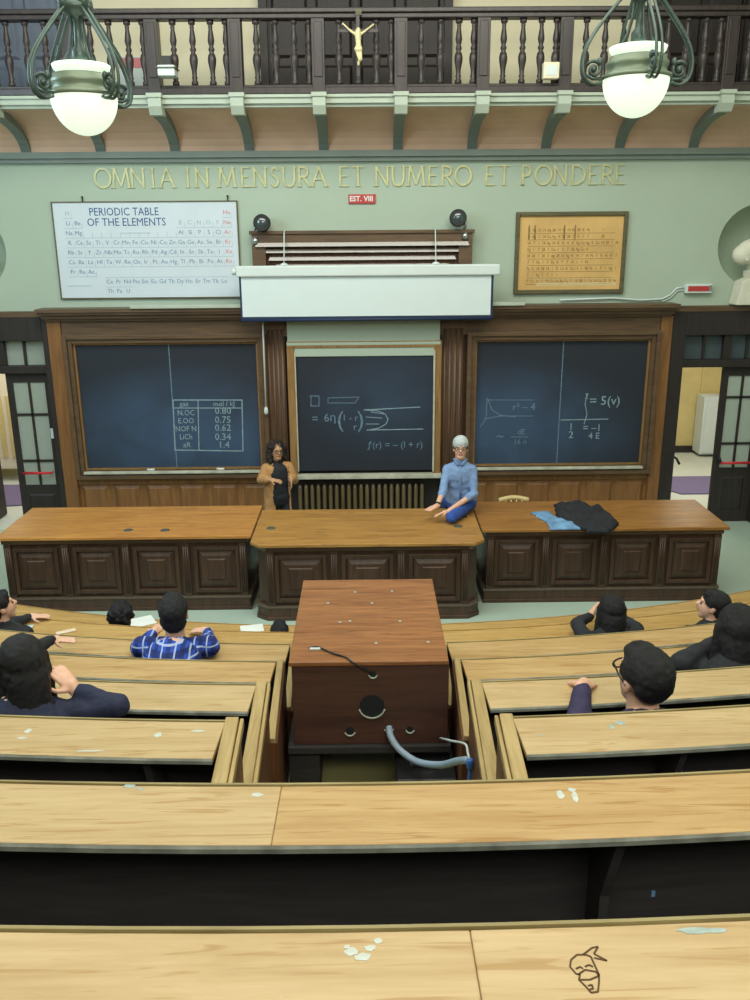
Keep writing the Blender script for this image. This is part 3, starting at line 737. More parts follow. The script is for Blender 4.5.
# ------------------------------------------------------------------ inscription: one object per letter
G = {
 'O': ([(0.5+.46*math.cos(a), .5+.5*math.sin(a)) for a in [2*math.pi*i/20 for i in range(21)]],),
 'M': ([(.08, 0), (.18, 1)], [(.18, 1), (.5, .08)], [(.5, .08), (.82, 1)], [(.82, 1), (.92, 0)]),
 'N': ([(.1, 0), (.1, 1)], [(.1, 1), (.88, 0)], [(.88, 0), (.88, 1)]),
 'I': ([(.5, 0), (.5, 1)],),
 'A': ([(.05, 0), (.5, 1)], [(.5, 1), (.95, 0)], [(.22, .36), (.78, .36)]),
 'E': ([(.15, 0), (.15, 1)], [(.15, 1), (.85, 1)], [(.15, .52), (.7, .52)], [(.15, 0), (.88, 0)]),
 'S': ([(.82, .84), (.6, .99), (.35, .97), (.2, .8), (.28, .62), (.5, .52), (.74, .4), (.82, .22), (.68, .04), (.42, 0), (.15, .15)],),
 'U': ([(.12, 1), (.12, .3), (.25, .06), (.5, 0), (.75, .06), (.88, .3), (.88, 1)],),
 'R': ([(.15, 0), (.15, 1)], [(.15, 1), (.5, 1), (.75, .9), (.78, .72), (.68, .55), (.45, .5), (.15, .5)], [(.45, .5), (.92, 0)]),
 'T': ([(.5, 0), (.5, 1)], [(.05, 1), (.95, 1)]),
 'P': ([(.2, 0), (.2, 1)], [(.2, 1), (.55, 1), (.8, .9), (.84, .72), (.72, .52), (.48, .46), (.2, .46)]),
 'D': ([(.12, 0), (.12, 1)], [(.12, 1), (.5, .98), (.8, .8), (.92, .5), (.8, .2), (.5, .02), (.12, 0)]),
}
SERIF = {'M': (.08, .92), 'N': (.1,), 'I': (.5,), 'A': (.05, .95), 'R': (.15,), 'T': (.5,), 'P': (.2,), 'E': (), 'U': (), 'O': (), 'S': (), 'D': ()}
SERT = {'N': (.88,), 'I': (.5,), 'U': (.12, .88), 'M': (.18, .82)}
words = [('OMNIA', [103, 121, 138, 153, 167]), ('IN', [188, 202]), ('MENSURA', [227, 246, 260, 275, 289, 304, 319]), ('ET', [344, 358]),
         ('NUMERO', [382, 398, 416, 433, 447, 463]), ('ET', [490, 504]), ('PONDERE', [526, 543, 560, 578, 593, 607, 620])]
wid = {'O': .3, 'M': .33, 'N': .25, 'I': .12, 'A': .27, 'E': .19, 'S': .18, 'U': .25, 'R': .23, 'T': .22, 'P': .2, 'D': .27}
count_l = {}
for wi, (wd, xs) in enumerate(words):
    wl = wd if wd != 'ET' else ('ET before NUMERO' if wi == 3 else 'ET before PONDERE')
    for li, (ch, px) in enumerate(zip(wd, xs)):
        xc = PX(px, 178, YW)[0]; z0 = 5.265; hh = .26; ww = wid[ch]*.84
        w = MB()
        for pts in G[ch]:
            thin = len(pts) == 2 and (pts[0][1] == pts[1][1])
            stroke(w, [(xc+(p[0]-.5)*ww, z0+p[1]*hh) for p in pts], YW, .016 if thin else .028, .02)
        for q in SERIF[ch]: stroke(w, [(xc+(q-.5)*ww-.032, z0), (xc+(q-.5)*ww+.032, z0)], YW, .011, .02)
        for q in SERT.get(ch, ()): stroke(w, [(xc+(q-.5)*ww-.032, z0+hh), (xc+(q-.5)*ww+.032, z0+hh)], YW, .011, .02)
        tag(w.build('wall_letter', M_gold), 'gilt capital letter %s, %s letter of %s on the green wall' % (ch, names_ord[li], wl), 'letter', 'letters of the inscription')
# red notice
p = PX(362, 199, YW)
t = thing('wall_sign', (p[0], YW, p[1]), 'small red sign with two white blocks of lettering under the gilt inscription', 'sign')
MB().box(p[0]-.2, p[0]+.2, YW-.03, YW, p[1]-.065, p[1]+.065).build('plate', M_red, t, bevel=.005)
w = MB(); text_mb(w, 'EST.', p[0]-.095, p[1], YW-.03, .1, .004, 1, bold=.003); text_mb(w, 'VIII', p[0]+.095, p[1], YW-.03, .1, .004, 1, bold=.003); w.build('lettering', M_paper, t)
# ------------------------------------------------------------------ periodic table poster (left)
YP = YW-.03
x0, z1 = PX(52, 203, YP); x1 = PX(236, 201, YP)[0]; z0 = PX(62, 298, YP)[1]
t = thing('periodic_table_poster', ((x0+x1)/2, YP, z0), 'white periodic table poster with blue lettering on the left of the green wall', 'poster')
MB().box(x0, x1, YP, YP+.025, z0, z1).build('sheet', M_poster, t)
w = MB(); frame_ring(w, x0, x1, z0, z1, YP-.012, YP+.03, .018); w.build('edging', M_oldframe, t)
for sx in (x0+.45, x1-.12): 
    w = MB(); w.tube([(sx, YP, z1), (sx, YP, z1+.07)], .01); w.lathe([(.015, 0), (.015, .02)], (sx, YP-.01, z1+.07), 8); w.build('hook', M_black, t)
pw, ph = x1-x0, z1-z0
w = MB()
text_mb(w, 'PERIODIC TABLE', x0+pw*.385, z1-ph*.098, YP, .16, .003, .86); text_mb(w, 'OF THE ELEMENTS', x0+pw*.395, z1-ph*.205, YP, .16, .003, .88)
w.build('title', M_ink, t)
rows = ["H . . . . . . . . . . . . . . . . He", "Li Be . . . . . . . . . . B C N O F Ne", "Na Mg . . . . . . . . . . Al Si P S Cl Ar",
        "K Ca Sc Ti V Cr Mn Fe Co Ni Cu Zn Ga Ge As Se Br Kr", "Rb Sr Y Zr Nb Mo Tc Ru Rh Pd Ag Cd In Sn Sb Te I Xe",
        "Cs Ba La Hf Ta W Re Os Ir Pt Au Hg Tl Pb Bi Po At Rn", "Fr Ra Ac . . . . . . . . . . . . . . ."]
wi_, wl_, wr_ = MB(), MB(), MB()
cw = pw*.92/18; chh = ph*.102
for r, line in enumerate(rows):
    for c, s_ in enumerate(line.split()):
        cx = x0+pw*.055+cw*(c+.5)-cw*.1; cz = z1-ph*.11-chh*r
        if s_ != '.':
            faint = (r in (0, 1) and c > 11) or (r == 0)
            text_mb(wr_ if c == 17 else (wl_ if faint else wi_), s_, cx, cz, YP, .088, .003, 1)
        if s_ != '.' or (r == 2):
            zz = cz-chh*.5; wl_.box(cx-cw*.48, cx+cw*.48, YP-.003, YP, zz-.003, zz+.003)
            wl_.box(cx+cw*.48, cx+cw*.48+.004, YP-.003, YP, zz, zz+chh*.55)
for r, line in enumerate(("Ce Pr Nd Pm Sm Eu Gd Tb Dy Ho Er Tm Yb Lu", "Th Pa U")):
    for c, s_ in enumerate(line.split()):
        cx = x0+pw*.25+cw*(c+.5)*.96; cz = z1-ph*.84-ph*.10*r+ph*.01
        text_mb(wi_, s_, cx, cz, YP, .086, .003, 1)
        wl_.box(cx-cw*.46, cx+cw*.46, YP-.003, YP, cz+chh*.42, cz+chh*.42+.006)
wl_.box(x0+pw*.04, x0+pw*.17, YP-.003, YP, z1-ph*.875, z1-ph*.868)
wl_.box(x0+pw*.36, x0+pw*.52, YP-.003, YP, z1-ph*.32, z1-ph*.313)
wi_.build('symbols', plain('symbol_ink', (116, 142, 168), .7), t); wl_.build('grid_lines', plain('grid_ink', (164, 180, 194), .7), t); wr_.build('red_symbols', M_inkr, t)
# old chart (right)
x0, z1 = PX(517, 212, YP); x1 = PX(628, 211, YP)[0]; z0 = PX(515, 294, YP)[1]
t = thing('framed_chart', ((x0+x1)/2, YP, z0), 'framed yellowed wall chart of rows of brown figures on the right of the green wall', 'chart')
MB().box(x0+.03, x1-.03, YP+.005, YP+.025, z0+.03, z1-.03).build('sheet', M_old, t)
w = MB(); frame_ring(w, x0+.05, x1-.05, z0+.06, z1-.06, YP-.03, YP+.03, .06); w.build('frame', M_oldframe, t, bevel=.008)
w = MB(); pw, ph = x1-x0, z1-z0; rnd = random.Random(8)
for r in range(9):
    for c in range(19):
        if r < 2 and c > 12 and c != 15: continue
        if r == 7 and c > 6: continue
        fx = .12+c*.0445; fz = .22+r*.078
        cx = x0+pw*fx; cz = z1-ph*fz; q = rnd.random()
        if c > 12 and r % 2 == 1 and r > 1: continue
        text_mb(w, rnd.choice(['Ag', '1', 'Cu', '14', 'Fe', '7', 'K', '28']), cx, cz, YP+.003, .062, .003, .8)
for c in (0, 1.2, 7.2, 9.4): w.box(x0+pw*(.11+c*.0445), x0+pw*(.11+c*.0445)+.02, YP-.0, YP+.005, z1-ph*.34, z1-ph*.16)
for r in range(9): w.box(x0+pw*.11, x1-pw*.1, YP+.001, YP+.005, z1-ph*(.26+r*.078), z1-ph*(.26+r*.078)+.005)
w.build('printed_figures', M_oldink, t)
w = MB()
for q in (.82, .87): w.box(x0+pw*.1, x1-pw*.08, YP+.001, YP+.005, z1-ph*q, z1-ph*q+.006)
w.box(x0+pw*.2, x1-pw*.06, YP+.002, YP+.006, z0+ph*.1, z0+ph*.13); w.build('bottom_lines', plain('old_pale', (216, 198, 150), .7), t)
# exit light with cable
a = PX(685, 284, YW-.05); b = PX(711, 293, YW-.05)
t = thing('emergency_light', (a[0], YW, b[1]), 'white emergency light box with a red panel on the wall left of the bust niche', 'light')
MB().box(a[0], b[0], YW-.09, YW, b[1], a[1]).build('housing', M_white, t, bevel=.01)
MB().box(a[0]+.04, b[0]-.05, YW-.097, YW-.088, b[1]+.03, a[1]-.03).build('red_panel', M_red, t)
MB().box(b[0]-.045, b[0]-.01, YW-.097, YW-.088, b[1]+.03, a[1]-.02).build('green_strip', M_gtrim, t)
w = MB(); p = [PX(685, 287, YW-.04), PX(677, 288, YW-.04), PX(670, 295, YW-.04), PX(662, 299, YW-.04), PX(640, 300, YW-.04), PX(612, 298, YW-.04), PX(560, 300, YW-.04)]
w.tube([(q[0], YW-.04, q[1]) for q in p], .013)
w.tube([(q[0]+.02, YW-.02, q[1]-.04) for q in p[:4]]+[(p[3][0], YW-.02, 3.58)], .010)
tag(w.build('wall_cable', M_white), 'white cable running from the emergency light down along the wooden cornice', 'cable')
w = MB(); p0, p1 = PX(130, 306, YW-.42), PX(525, 303, YW-.42)
w.box(p0[0], p1[0], YW-.44, YW-.30, 3.55, 3.60); tag(w.build('cable_trunking', M_ltrim, bevel=.008), 'pale flat cable trunking lying along the top of the wooden cornice', 'trunking')
# ------------------------------------------------------------------ busts in niches
def bust(cx, lab):
    t = thing('bust', (cx, YW-.12, 3.52), lab, 'bust', 'busts in the round niches')
    y = YW+.02; z = 3.52
    w = MB(); w.prism([(cx-.36, z), (cx+.36, z), (cx+.30, z+.34), (cx+.16, z+.40), (cx-.16, z+.40), (cx-.30, z+.34)], y-.34, y-.04, 'y')
    w.box(cx-.17, cx+.17, y-.30, y, z+.40, z+.50); w.box(cx-.13, cx+.13, y-.28, y, z+.50, z+.58)
    w.build('pedestal', M_stone, t, bevel=.012)
    w = MB(); Z = z+.58
    w.ell((cx, y-.12, Z+.20), (.36, .17, .20), 20); w.ell((cx-.24, y-.12, Z+.15), (.17, .15, .15)); w.ell((cx+.24, y-.12, Z+.15), (.17, .15, .15)); w.ell((cx, y-.14, Z+.06), (.22, .14, .09))
    w.cap((cx, y-.10, Z+.28), (cx, y-.13, Z+.50), .10, .085)
    w.ell((cx, y-.14, Z+.62), (.105, .13, .155), 18); w.ell((cx, y-.20, Z+.53), (.07, .07, .07)); w.ell((cx, y-.275, Z+.61), (.018, .03, .035))
    w.ell((cx-.105, y-.12, Z+.60), (.02, .03, .04)); w.ell((cx+.105, y-.12, Z+.60), (.02, .03, .04)); w.ell((cx, y-.09, Z+.68), (.115, .13, .13))
    for i in range(7): w.cap((cx-.30+i*.1, y-.22+abs(i-3)*.01, Z+.30-abs(i-3)*.03), (cx-.22+i*.075, y-.26, Z+.06), .03, .02)
    w.build('figure', M_stone, t, remesh=.012, smoothit=2)
bust(NX, 'white plaster bust in the round niche at the right end of the green wall')
bust(-NX-.03, 'white plaster bust in the round niche at the left end of the green wall')
# ------------------------------------------------------------------ crucifix on the balustrade
p = atY(358, 45, RAILY-.16); cx, cy, cz = p
t = thing('crucifix', (cx, RAILY-.14, 6.55), 'pale gilt figure with raised arms hanging on the dark balustrade', 'crucifix')
w = MB(); w.box(cx-.022, cx+.022, RAILY-.15, RAILY-.12, 6.55, 7.34); w.box(cx-.26, cx+.26, RAILY-.15, RAILY-.12, 7.06, 7.10); w.build('cross', M_balus, t)
w = MB(); y = RAILY-.18
zt = atY(358, 28, y).z; zf = atY(358, 65, y).z
sc = (zt-zf)
w.ell((cx+.005, y-.01, zt-.03*1), (.03, .034, .04)); w.cap((cx, y, zt-.06), (cx+.005, y, zt-.17), .045, .034); w.cap((cx+.005, y, zt-.17), (cx+.01, y, zt-.24), .034, .044)
w.cap((cx-.03, y, zt-.075), (cx-.11, y, zt-.02), .018, .014); w.cap((cx-.11, y, zt-.02), (cx-.18, y+.01, zt+.045), .014, .010)
w.cap((cx+.03, y, zt-.075), (cx+.10, y, zt-.03), .018, .014); w.cap((cx+.10, y, zt-.03), (cx+.19, y+.01, zt+.035), .014, .010)
w.ell((cx-.19, y+.01, zt+.053), (.012, .008, .016)); w.ell((cx+.2, y+.01, zt+.043), (.012, .008, .016))
w.cap((cx-.015, y, zt-.25), (cx+.02, y-.03, zt-.37), .028, .022); w.cap((cx+.02, y-.03, zt-.37), (cx, y, zf+.03), .02, .013); w.cap((cx+.025, y, zt-.25), (cx+.035, y-.02, zt-.37), .028, .02); w.cap((cx+.035, y-.02, zt-.37), (cx+.01, y, zf+.03), .018, .013)
w.ell((cx+.005, y-.01, zt-.245), (.056, .045, .04)); w.ell((cx+.003, y-.01, zf+.015), (.016, .02, .03))
w.build('figure', M_goldfig, t, remesh=.006, smoothit=1)
MB().box(cx-.03, cx+.05, RAILY-.16, RAILY-.12, 7.26, 7.33).build('title_plate', M_oldframe, t)
# boxes behind / on the balustrade
p = atY(168, 70, RAILY-.2)
t = thing('projector', (p.x, RAILY-.2, p.z-.1), 'small white projector perched against the balustrade post at the left', 'projector')
MB().box(p.x-.11, p.x+.11, RAILY-.34, RAILY-.1, p.z-.09, p.z+.04).build('body', M_white, t, bevel=.015); MB().box(p.x-.05, p.x+.06, RAILY-.3, RAILY-.12, p.z+.04, p.z+.15).build('bracket', M_black, t)
MB().box(p.x-.13, p.x+.13, RAILY-.36, RAILY-.1, p.z-.0, p.z+.012).build('seam', M_oldframe, t)
p = atY(551, 71, RAILY-.16)
t = thing('wall_box', (p.x, RAILY-.16, p.z-.09), 'small pale box fixed on the balustrade near the right lamp', 'box')
MB().box(p.x-.11, p.x+.1, RAILY-.22, RAILY-.1, p.z-.1, p.z+.1).build('body', M_cream, t, bevel=.015); MB().box(p.x-.08, p.x+.07, RAILY-.226, RAILY-.22, p.z-.06, p.z+.06).build('lid', M_white, t)
p = atY(140, 70, 14.3)
t = thing('notice', (p.x, 14.39, p.z), 'white notice with a red heading on the balcony wall behind the left balusters', 'poster')
MB().box(p.x-.32, p.x+.15, 14.37, 14.395, p.z-.45, p.z+.2).build('sheet', M_white, t); MB().box(p.x-.32, p.x+.15, 14.365, 14.37, p.z+.04, p.z+.18).build('heading', M_inkr, t)
# ------------------------------------------------------------------ hanging lamps
def lamp(cx, cy, cz, rot, lab):
    LC[0] = Vector((cx, cy, cz))
    t = thing('pendant_lamp', (cx, cy, cz-.23), lab, 'lamp', 'opal globe lamps hung in front of the balcony')
    w = MB(); pr = [(.012, -.235)]+[(.212*math.sin(a), -.235*math.cos(a)) for a in [math.pi/2*j/12 for j in range(1, 13)]]
    w.lathe(pr, (cx, cy, cz), 40); w.lbuild('opal_bowl', M_lamp, t)
    w = MB(); w.lathe([(.20, -.005), (.225, 0), (.225, .02), (.195, .03), (.188, .06), (.20, .075), (.20, .095), (.182, .11), (.182, .13)], (cx, cy, cz), 40); w.lbuild('metal_band', plain('brass_band', (132, 146, 124), .4, .2), t)
    w = MB(); w.lathe([(.10, .12), (.150, .135), (.176, .16), (.184, .185), (.176, .19), (.1, .195)], (cx, cy, cz), 40); w.lbuild('opal_collar', M_lamp2, t)
    w = MB(); w.lathe([(.05, .19), (.05, .27), (.03, .30), (.022, .44), (.05, .47), (.10, .50), (.11, .53), (.06, .56), (.05, .66), (.09, .70), (.05, .76), (.02, .8), (.02, 4.0)], (cx, cy, cz), 20)
    w.lbuild('stem', M_iron, t)
    for k in range(4):
        a = rot+math.pi/2*k; c, s = math.cos(a), math.sin(a)
        w = MB()
        def pt(r, z, off=0): return (cx+r*c-off*s, cy+r*s+off*c, cz+z)
        for o in (-.018, .018):
            path = [(.08, .52), (.12, .48), (.19, .40), (.28, .29), (.345, .18), (.365, .08), (.345, .0), (.29, -.035), (.23, -.02)]
            # smooth
            P = []
            for i in range(len(path)-1):
                for q in range(4):
                    u = q/4; p0 = path[max(i-1, 0)]; p1 = path[i]; p2 = path[i+1]; p3 = path[min(i+2, len(path)-1)]
                    P.append(tuple(.5*((2*p1[d])+(-p0[d]+p2[d])*u+(2*p0[d]-5*p1[d]+4*p2[d]-p3[d])*u*u+(-p0[d]+3*p1[d]-3*p2[d]+p3[d])*u**3) for d in (0, 1)))
            P.append(path[-1]); w.tube([pt(r, z, o) for r, z in P], .010, 6)
        w.lbuild('arm', M_iron, t)
        w = MB()                                          # scroll curl at the ring
        sp = [(.285+.055*(1-i/26)*math.cos(.5+i*.42), .055+.055*(1-i/26)*math.sin(.5+i*.42)) for i in range(24)]
        w.tube([pt(r, z) for r, z in sp], .012, 6); w.ell(pt(.285, .055), (.022, .022, .022), 8); w.ell(pt(.25, .10), (.02, .02, .03), 8); w.tube([pt(.33, .02), pt(.29, -.0), pt(.22, .0)], .012, 6)
        w.lbuild('scroll', M_iron, t)
        w = MB(); w.tube([pt(.04, .48), pt(.055, .36), pt(.08, .26), pt(.12, .20)], .008, 6)
        w.ell(pt(.09, .55), (.035, .035, .06), 8); w.tube([pt(.1, .58), pt(.14, .63), pt(.11, .68), pt(.07, .66)], .014, 6); w.lbuild('leaf_ornament', M_iron, t)
def lampat(px, py, Y): p = atY(px, py, Y); return p
p = lampat(84, 97, 5.4); lamp(p.x, p.y, p.z, math.radians(50), 'left pendant lamp with a glowing opal bowl in wrought metal arms')
p = lampat(636, 79, 5.4); lamp(p.x, p.y, p.z, math.radians(4), 'right pendant lamp with a glowing opal bowl in wrought metal arms')
# ------------------------------------------------------------------ lecture bench, three units
def bench(lab, x0, x1, y0, y1, cham, mtop, npan):
    t = thing('lecture_bench', ((x0+x1)/2, (y0+y1)/2, 0), lab, 'bench', 'sections of the long lecture bench')
    c = cham
    poly = [(x0, y1), (x1, y1), (x1, y0+c), (x1-c, y0), (x0+c, y0), (x0, y0+c)] if c else [(x0, y1), (x1, y1), (x1, y0), (x0, y0)]
    w = MB(); w.prism(poly, .965, 1.01); top = w.build('top', mtop, t, bevel=.01)
    i = .08
    a0, a1, b0, b1 = x0+i, x1-i, y0+i, y1-i
    def ring(e): return [(a0-e, b1+e), (a1+e, b1+e), (a1+e, b0+c-e), (a1-c+e*.4, b0-e), (a0+c-e*.4, b0-e), (a0-e, b0+c-e)] if c else [(a0-e, b1+e), (a1+e, b1+e), (a1+e, b0-e), (a0-e, b0-e)]
    w = MB(); w.prism(ring(0), .15, .965); w.build('carcass', M_bench, t)
    w = MB(); w.prism(ring(.03), .0, .17); w.prism(ring(.045), .0, .05); w.build('plinth', M_bench, t, bevel=.008)
    w = MB(); w.prism(ring(.04), .165, .195); w.prism(ring(.03), .905, .965); w.build('moulding', plain('polished_edge', (92, 74, 60), .2, spec=.9), t)
    xa, xb = a0+c, a1-c; d = (xb-xa)/npan
    for k in range(npan):
        w = MB(); px0, px1 = xa+d*k+.09, xa+d*(k+1)-.09
        frame_ring(w, px0+.05, px1-.05, .29, .80, b0-.035, b0, .05)
        w.bev(px0+.05, px1-.05, b0-.03, b0, .29, .80, .07); w.bev(px0+.15, px1-.15, b0-.045, b0-.0, .39, .71, .03)
        w.build('panel', M_bench, t, bevel=.006)
    for k in range(npan+1):
        w = MB(); xx = min(max(xa+d*k, xa+.04), xb-.04); w.box(xx-.045, xx+.045, b0-.04, b0, .2, .90)
        for q in (-.025, 0, .025): w.lathe([(.009, .24), (.009, .86)], (xx+q, b0-.04, 0), 6)
        w.build('pilaster', M_bench, t)
    return t, top
bL, topL = bench('left section of the long lecture bench with a bright orange-brown top', -4.60, -1.44, 10.20, 11.48, 0, M_benchtop, 4)
bC, topC = bench('middle section of the long lecture bench, standing forward with cut corners', -1.42, 1.42, 9.84, 11.26, .12, M_benchtopc, 3)
bR, topR = bench('right section of the long lecture bench, with the dark jacket on it', 1.44, 4.56, 10.32, 11.54, 0, M_benchtopr, 4)
# gas/power caps let into tops
for par, px, py in ((topL, 128, 530), (topL, 165, 530), (topC, 271, 528), (topC, 458, 526)):
    q = atZ(px, py, 1.012); w = MB(); w.lathe([(.06, 0), (.05, .006)], (q.x, q.y, 1.01), 16); w.build('inset_cap', plain('cap_metal', (96, 104, 96), .4, .4), par)
# chair behind the right section
def chair(x, y, lab, face=1):
    t = thing('wooden_chair', (x, y, 0), lab, 'chair')
    w = MB(); n = 10; vs = []
    for z, th in ((.80, 0), (1.0, 0)): pass
    P = [(x-.22+.44*i/n, y+.2*1+.04*math.sin(math.pi*i/n), .80+.03*math.sin(math.pi*i/n)) for i in range(n+1)]
    w.tube(P, .035, 8); w.build('top_rail', wood('chair_pale_wood', (226, 206, 150), (200, 176, 120), 0, .4), t)
    M_ch = MATS['chair_pale_wood']
    MB().box(x-.22, x+.22, y-.24, y+.2, .48, .52).build('seat', M_ch, t, bevel=.01)
    for sx in (-1, 1):
        MB().tube([(x+sx*.2, y+.2, 0), (x+sx*.2, y+.2, .80)], .02).build('back_post', M_ch, t)
        MB().tube([(x+sx*.2, y-.2, 0), (x+sx*.2, y-.2, .48)], .02).build('leg', M_ch, t)
    for i in range(4): MB().tube([(x-.12+.08*i, y+.2, .52), (x-.12+.08*i, y+.21, .80)], .01).build('spindle', M_ch, t)
q = atY(514, 500, 12.3); chair(q.x, 12.1, 'pale wooden chair with only its top rail showing behind the right bench section')
# jacket and blue cloth on the right bench
def cloth(name, pts, zbase, hgt, mat, lab, cat, seed, nsub=26):
    xs = [p[0] for p in pts]; ys = [p[1] for p in pts]
    x0, x1, y0, y1 = min(xs), max(xs), min(ys), max(ys); N = nsub; vs = []; idx = {}
    def inside(x, y):
        c = False; j = len(pts)-1
        for i in range(len(pts)):
            if (pts[i][1] > y) != (pts[j][1] > y) and x < (pts[j][0]-pts[i][0])*(y-pts[i][1])/(pts[j][1]-pts[i][1])+pts[i][0]: c = not c
            j = i
        return c
    def edge(x, y):
        d = 9
        for i in range(len(pts)):
            a = Vector(pts[i]); b = Vector(pts[(i+1) % len(pts)]); p = Vector((x, y)); ab = b-a; t_ = max(0, min(1, (p-a).dot(ab)/ab.length_squared)); d = min(d, (p-a-ab*t_).length)
        return d
    w = MB()
    for i in range(N+1):
        for j in range(N+1):
            x, y = x0+(x1-x0)*i/N, y0+(y1-y0)*j/N
            if inside(x, y):
                e = min(1, edge(x, y)/.10)
                h = hgt*(math.sqrt(e))*(.65+.6*noise.noise(Vector((x*5, y*5, seed)))+.35*noise.noise(Vector((x*13+y*9, y*12, seed))))
                h = max(h, .012); idx[(i, j)] = len(vs); vs.append((x, y, zbase+h))
    nb = len(vs); vs += [(v[0], v[1], zbase+.001) for v in vs]; fs = []
    for i in range(N):
        for j in range(N):
            q = [(i, j), (i+1, j), (i+1, j+1), (i, j+1)]
            if all(k in idx for k in q):
                fs.append(tuple(idx[k] for k in q)); fs.append(tuple(idx[k]+nb for k in q)[::-1])
    cnt = {}
    for f_ in fs[::2]:
        for a, b in zip(f_, f_[1:]+f_[:1]): cnt[(a, b)] = 1
    for (a, b) in list(cnt):
        if (b, a) not in cnt: fs.append((b, a, a+nb, b+nb))
    w.add(vs, fs, True)
    return tag(w.build(name, mat), lab, cat)
def zp(pts, z): return [tuple(atZ(x, y, z)[:2]) for x, y in pts]
cloth('jacket', zp([(553, 504), (575, 503), (597, 508), (612, 514), (621, 524), (610, 532), (590, 533), (572, 525), (556, 517)], 1.035), 1.011, .12, M_cblack, 'crumpled dark jacket lying on the right bench section', 'jacket', 3.1)
cloth('blue_cloth', zp([(529, 512), (548, 510), (556, 516), (578, 523), (583, 529), (550, 530), (545, 522)], 1.025), 1.011, .05, plain('cloth_sky', (110, 150, 190), .85, var=.3, vs=12), 'light blue garment poking out under the dark jacket on the bench', 'cloth', 7.7)
# ------------------------------------------------------------------ seating tiers: desks
ordn = ['nearest', 'second', 'third', 'fourth', 'fifth', 'sixth', 'seventh', 'eighth and frontmost']
XE = 5.6
def desk_row(k, side):
    R, z = ROWR[k], ROWZ[k]
    if side == 0: x0, x1 = -XE if k > 1 else -XE, XE
    elif side < 0: x0, x1 = -XE, -.645
    else: x0, x1 = .645, XE
    lab = ('%s long curved oak desk counted from the viewer, running across the whole hall' % ordn[k]) if side == 0 else \
          ('%s curved oak desk counted from the viewer, %s of the aisle' % (ordn[k], 'left' if side < 0 else 'right'))
    xm = (x0+x1)/2
    t = thing('tiered_desk', (xm, arc(R, xm), z-.75), lab, 'desk', 'curved desks of the lecture hall tiers')
    cut = {0: atZ(473, 950, z).x, 1: atZ(278, 810, z).x}.get(k)
    md = M_desk if k < 4 else (M_desk2 if k < 6 else M_desk3)
    tops = []
    if cut is not None:
        for a, b, mm in ((x0, cut-.0004, M_desk if k == 0 else M_desk), (cut+.0004, x1, M_desk if k == 0 else M_desk2)):
            w = MB(); sweep(w, rect(.013, .30, z-.028, z), R, a, b); tops.append(w.build('desktop', mm, t, bevel=.004))
    else:
        w = MB(); sweep(w, rect(.013, .30, z-.028, z), R, x0, x1); tops.append(w.build('desktop', md, t, bevel=.004))
    w = MB(); sweep(w, [(.3005, z-.002), (.309, z-.008), (.311, z-.022), (.3005, z-.027)], R, x0, x1); w.build('edging', M_edge, t)
    w = MB(); sweep(w, rect(-.001, .008, z-.06, z+.003), R, x0, x1); w.build('back_rail', M_rail if k < 6 else M_desk3, t)
    zf = (z-.371-.75) if k < 7 else -.18
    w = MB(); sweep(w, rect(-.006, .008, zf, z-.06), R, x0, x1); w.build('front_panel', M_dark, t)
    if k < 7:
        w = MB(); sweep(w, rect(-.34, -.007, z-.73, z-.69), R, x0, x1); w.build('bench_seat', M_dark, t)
    n = 5
    for i in range(n):
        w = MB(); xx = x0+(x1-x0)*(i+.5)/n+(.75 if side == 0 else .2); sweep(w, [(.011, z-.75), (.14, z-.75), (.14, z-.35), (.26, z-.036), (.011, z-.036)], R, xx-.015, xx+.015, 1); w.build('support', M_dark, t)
    if side != 0:                                # aisle end: dark side panel with an oak cap
        s = side; ya = arc(R, .6); yb = arc(ROWR[k-1], .6)+.02
        def bx(mb, a, b, y0, y1, z0, z1): mb.box(min(s*a, s*b), max(s*a, s*b), y0, y1, z0, z1)
        def sl(a, b, z0_, z1_):          # strip running with the aisle, drawing in slightly toward the viewer
            m = MB(); m.prism([(s*a, ya+.03), (s*b, ya+.03), (s*(b-.035), yb), (s*(a-.04), yb)], z0_, z1_); return m
        sl(.585, .640, z-.74, z-.03).build('end_panel', M_side, t)
        if k < 4:
            sl(.590, .650, z-.03, z+.004).build('end_cap', M_cap, t, bevel=.006); sl(.568, .585, z-.05, z-.006).build('cap_lip', M_cap, t, bevel=.004)
        else: sl(.595, .640, z-.03, z+.004).build('end_cap', M_cap, t, bevel=.006)
    return t, tops
DT = {}
for k in range(8):
    if k < 2: DT[(k, 0)] = desk_row(k, 0)
    else:
        DT[(k, -1)] = desk_row(k, -1); DT[(k, 1)] = desk_row(k, 1)
# marks on the nearest desks: paint splashes, putty, a pen doodle
def blot(par, px, py, z, rx, ry, mat, seed, name='paint_splash', n=22):
    c = atZ(px, py, z); pts = []
    for i in range(n):
        a = 2*math.pi*i/n; q = 1+.45*noise.noise(Vector((math.cos(a)*1.7, math.sin(a)*1.7, seed)))
        pts.append((c.x+rx*q*math.cos(a), c.y+ry*q*math.sin(a)))
    w = MB(); w.prism(pts, z, z+.0012); return w.build(name, mat, par)
d0a, d0b = DT[(0, 0)][1]; d1a, d1b = DT[(1, 0)][1]
z0 = ROWZ[0]; z1 = ROWZ[1]
for i, (px, py, rx, ry) in enumerate(((352, 952, .018, .010), (362, 957, .022, .010), (370, 948, .014, .008), (378, 941, .012, .007), (347, 947, .008, .005))): blot(d0b if px > 360 else d0b, px, py, z0, rx*.8, ry*.9, M_paint, i*3.3)
blot(d0b, 700, 931, z0, .045, .009, M_putty, 9.1, 'putty_patch')
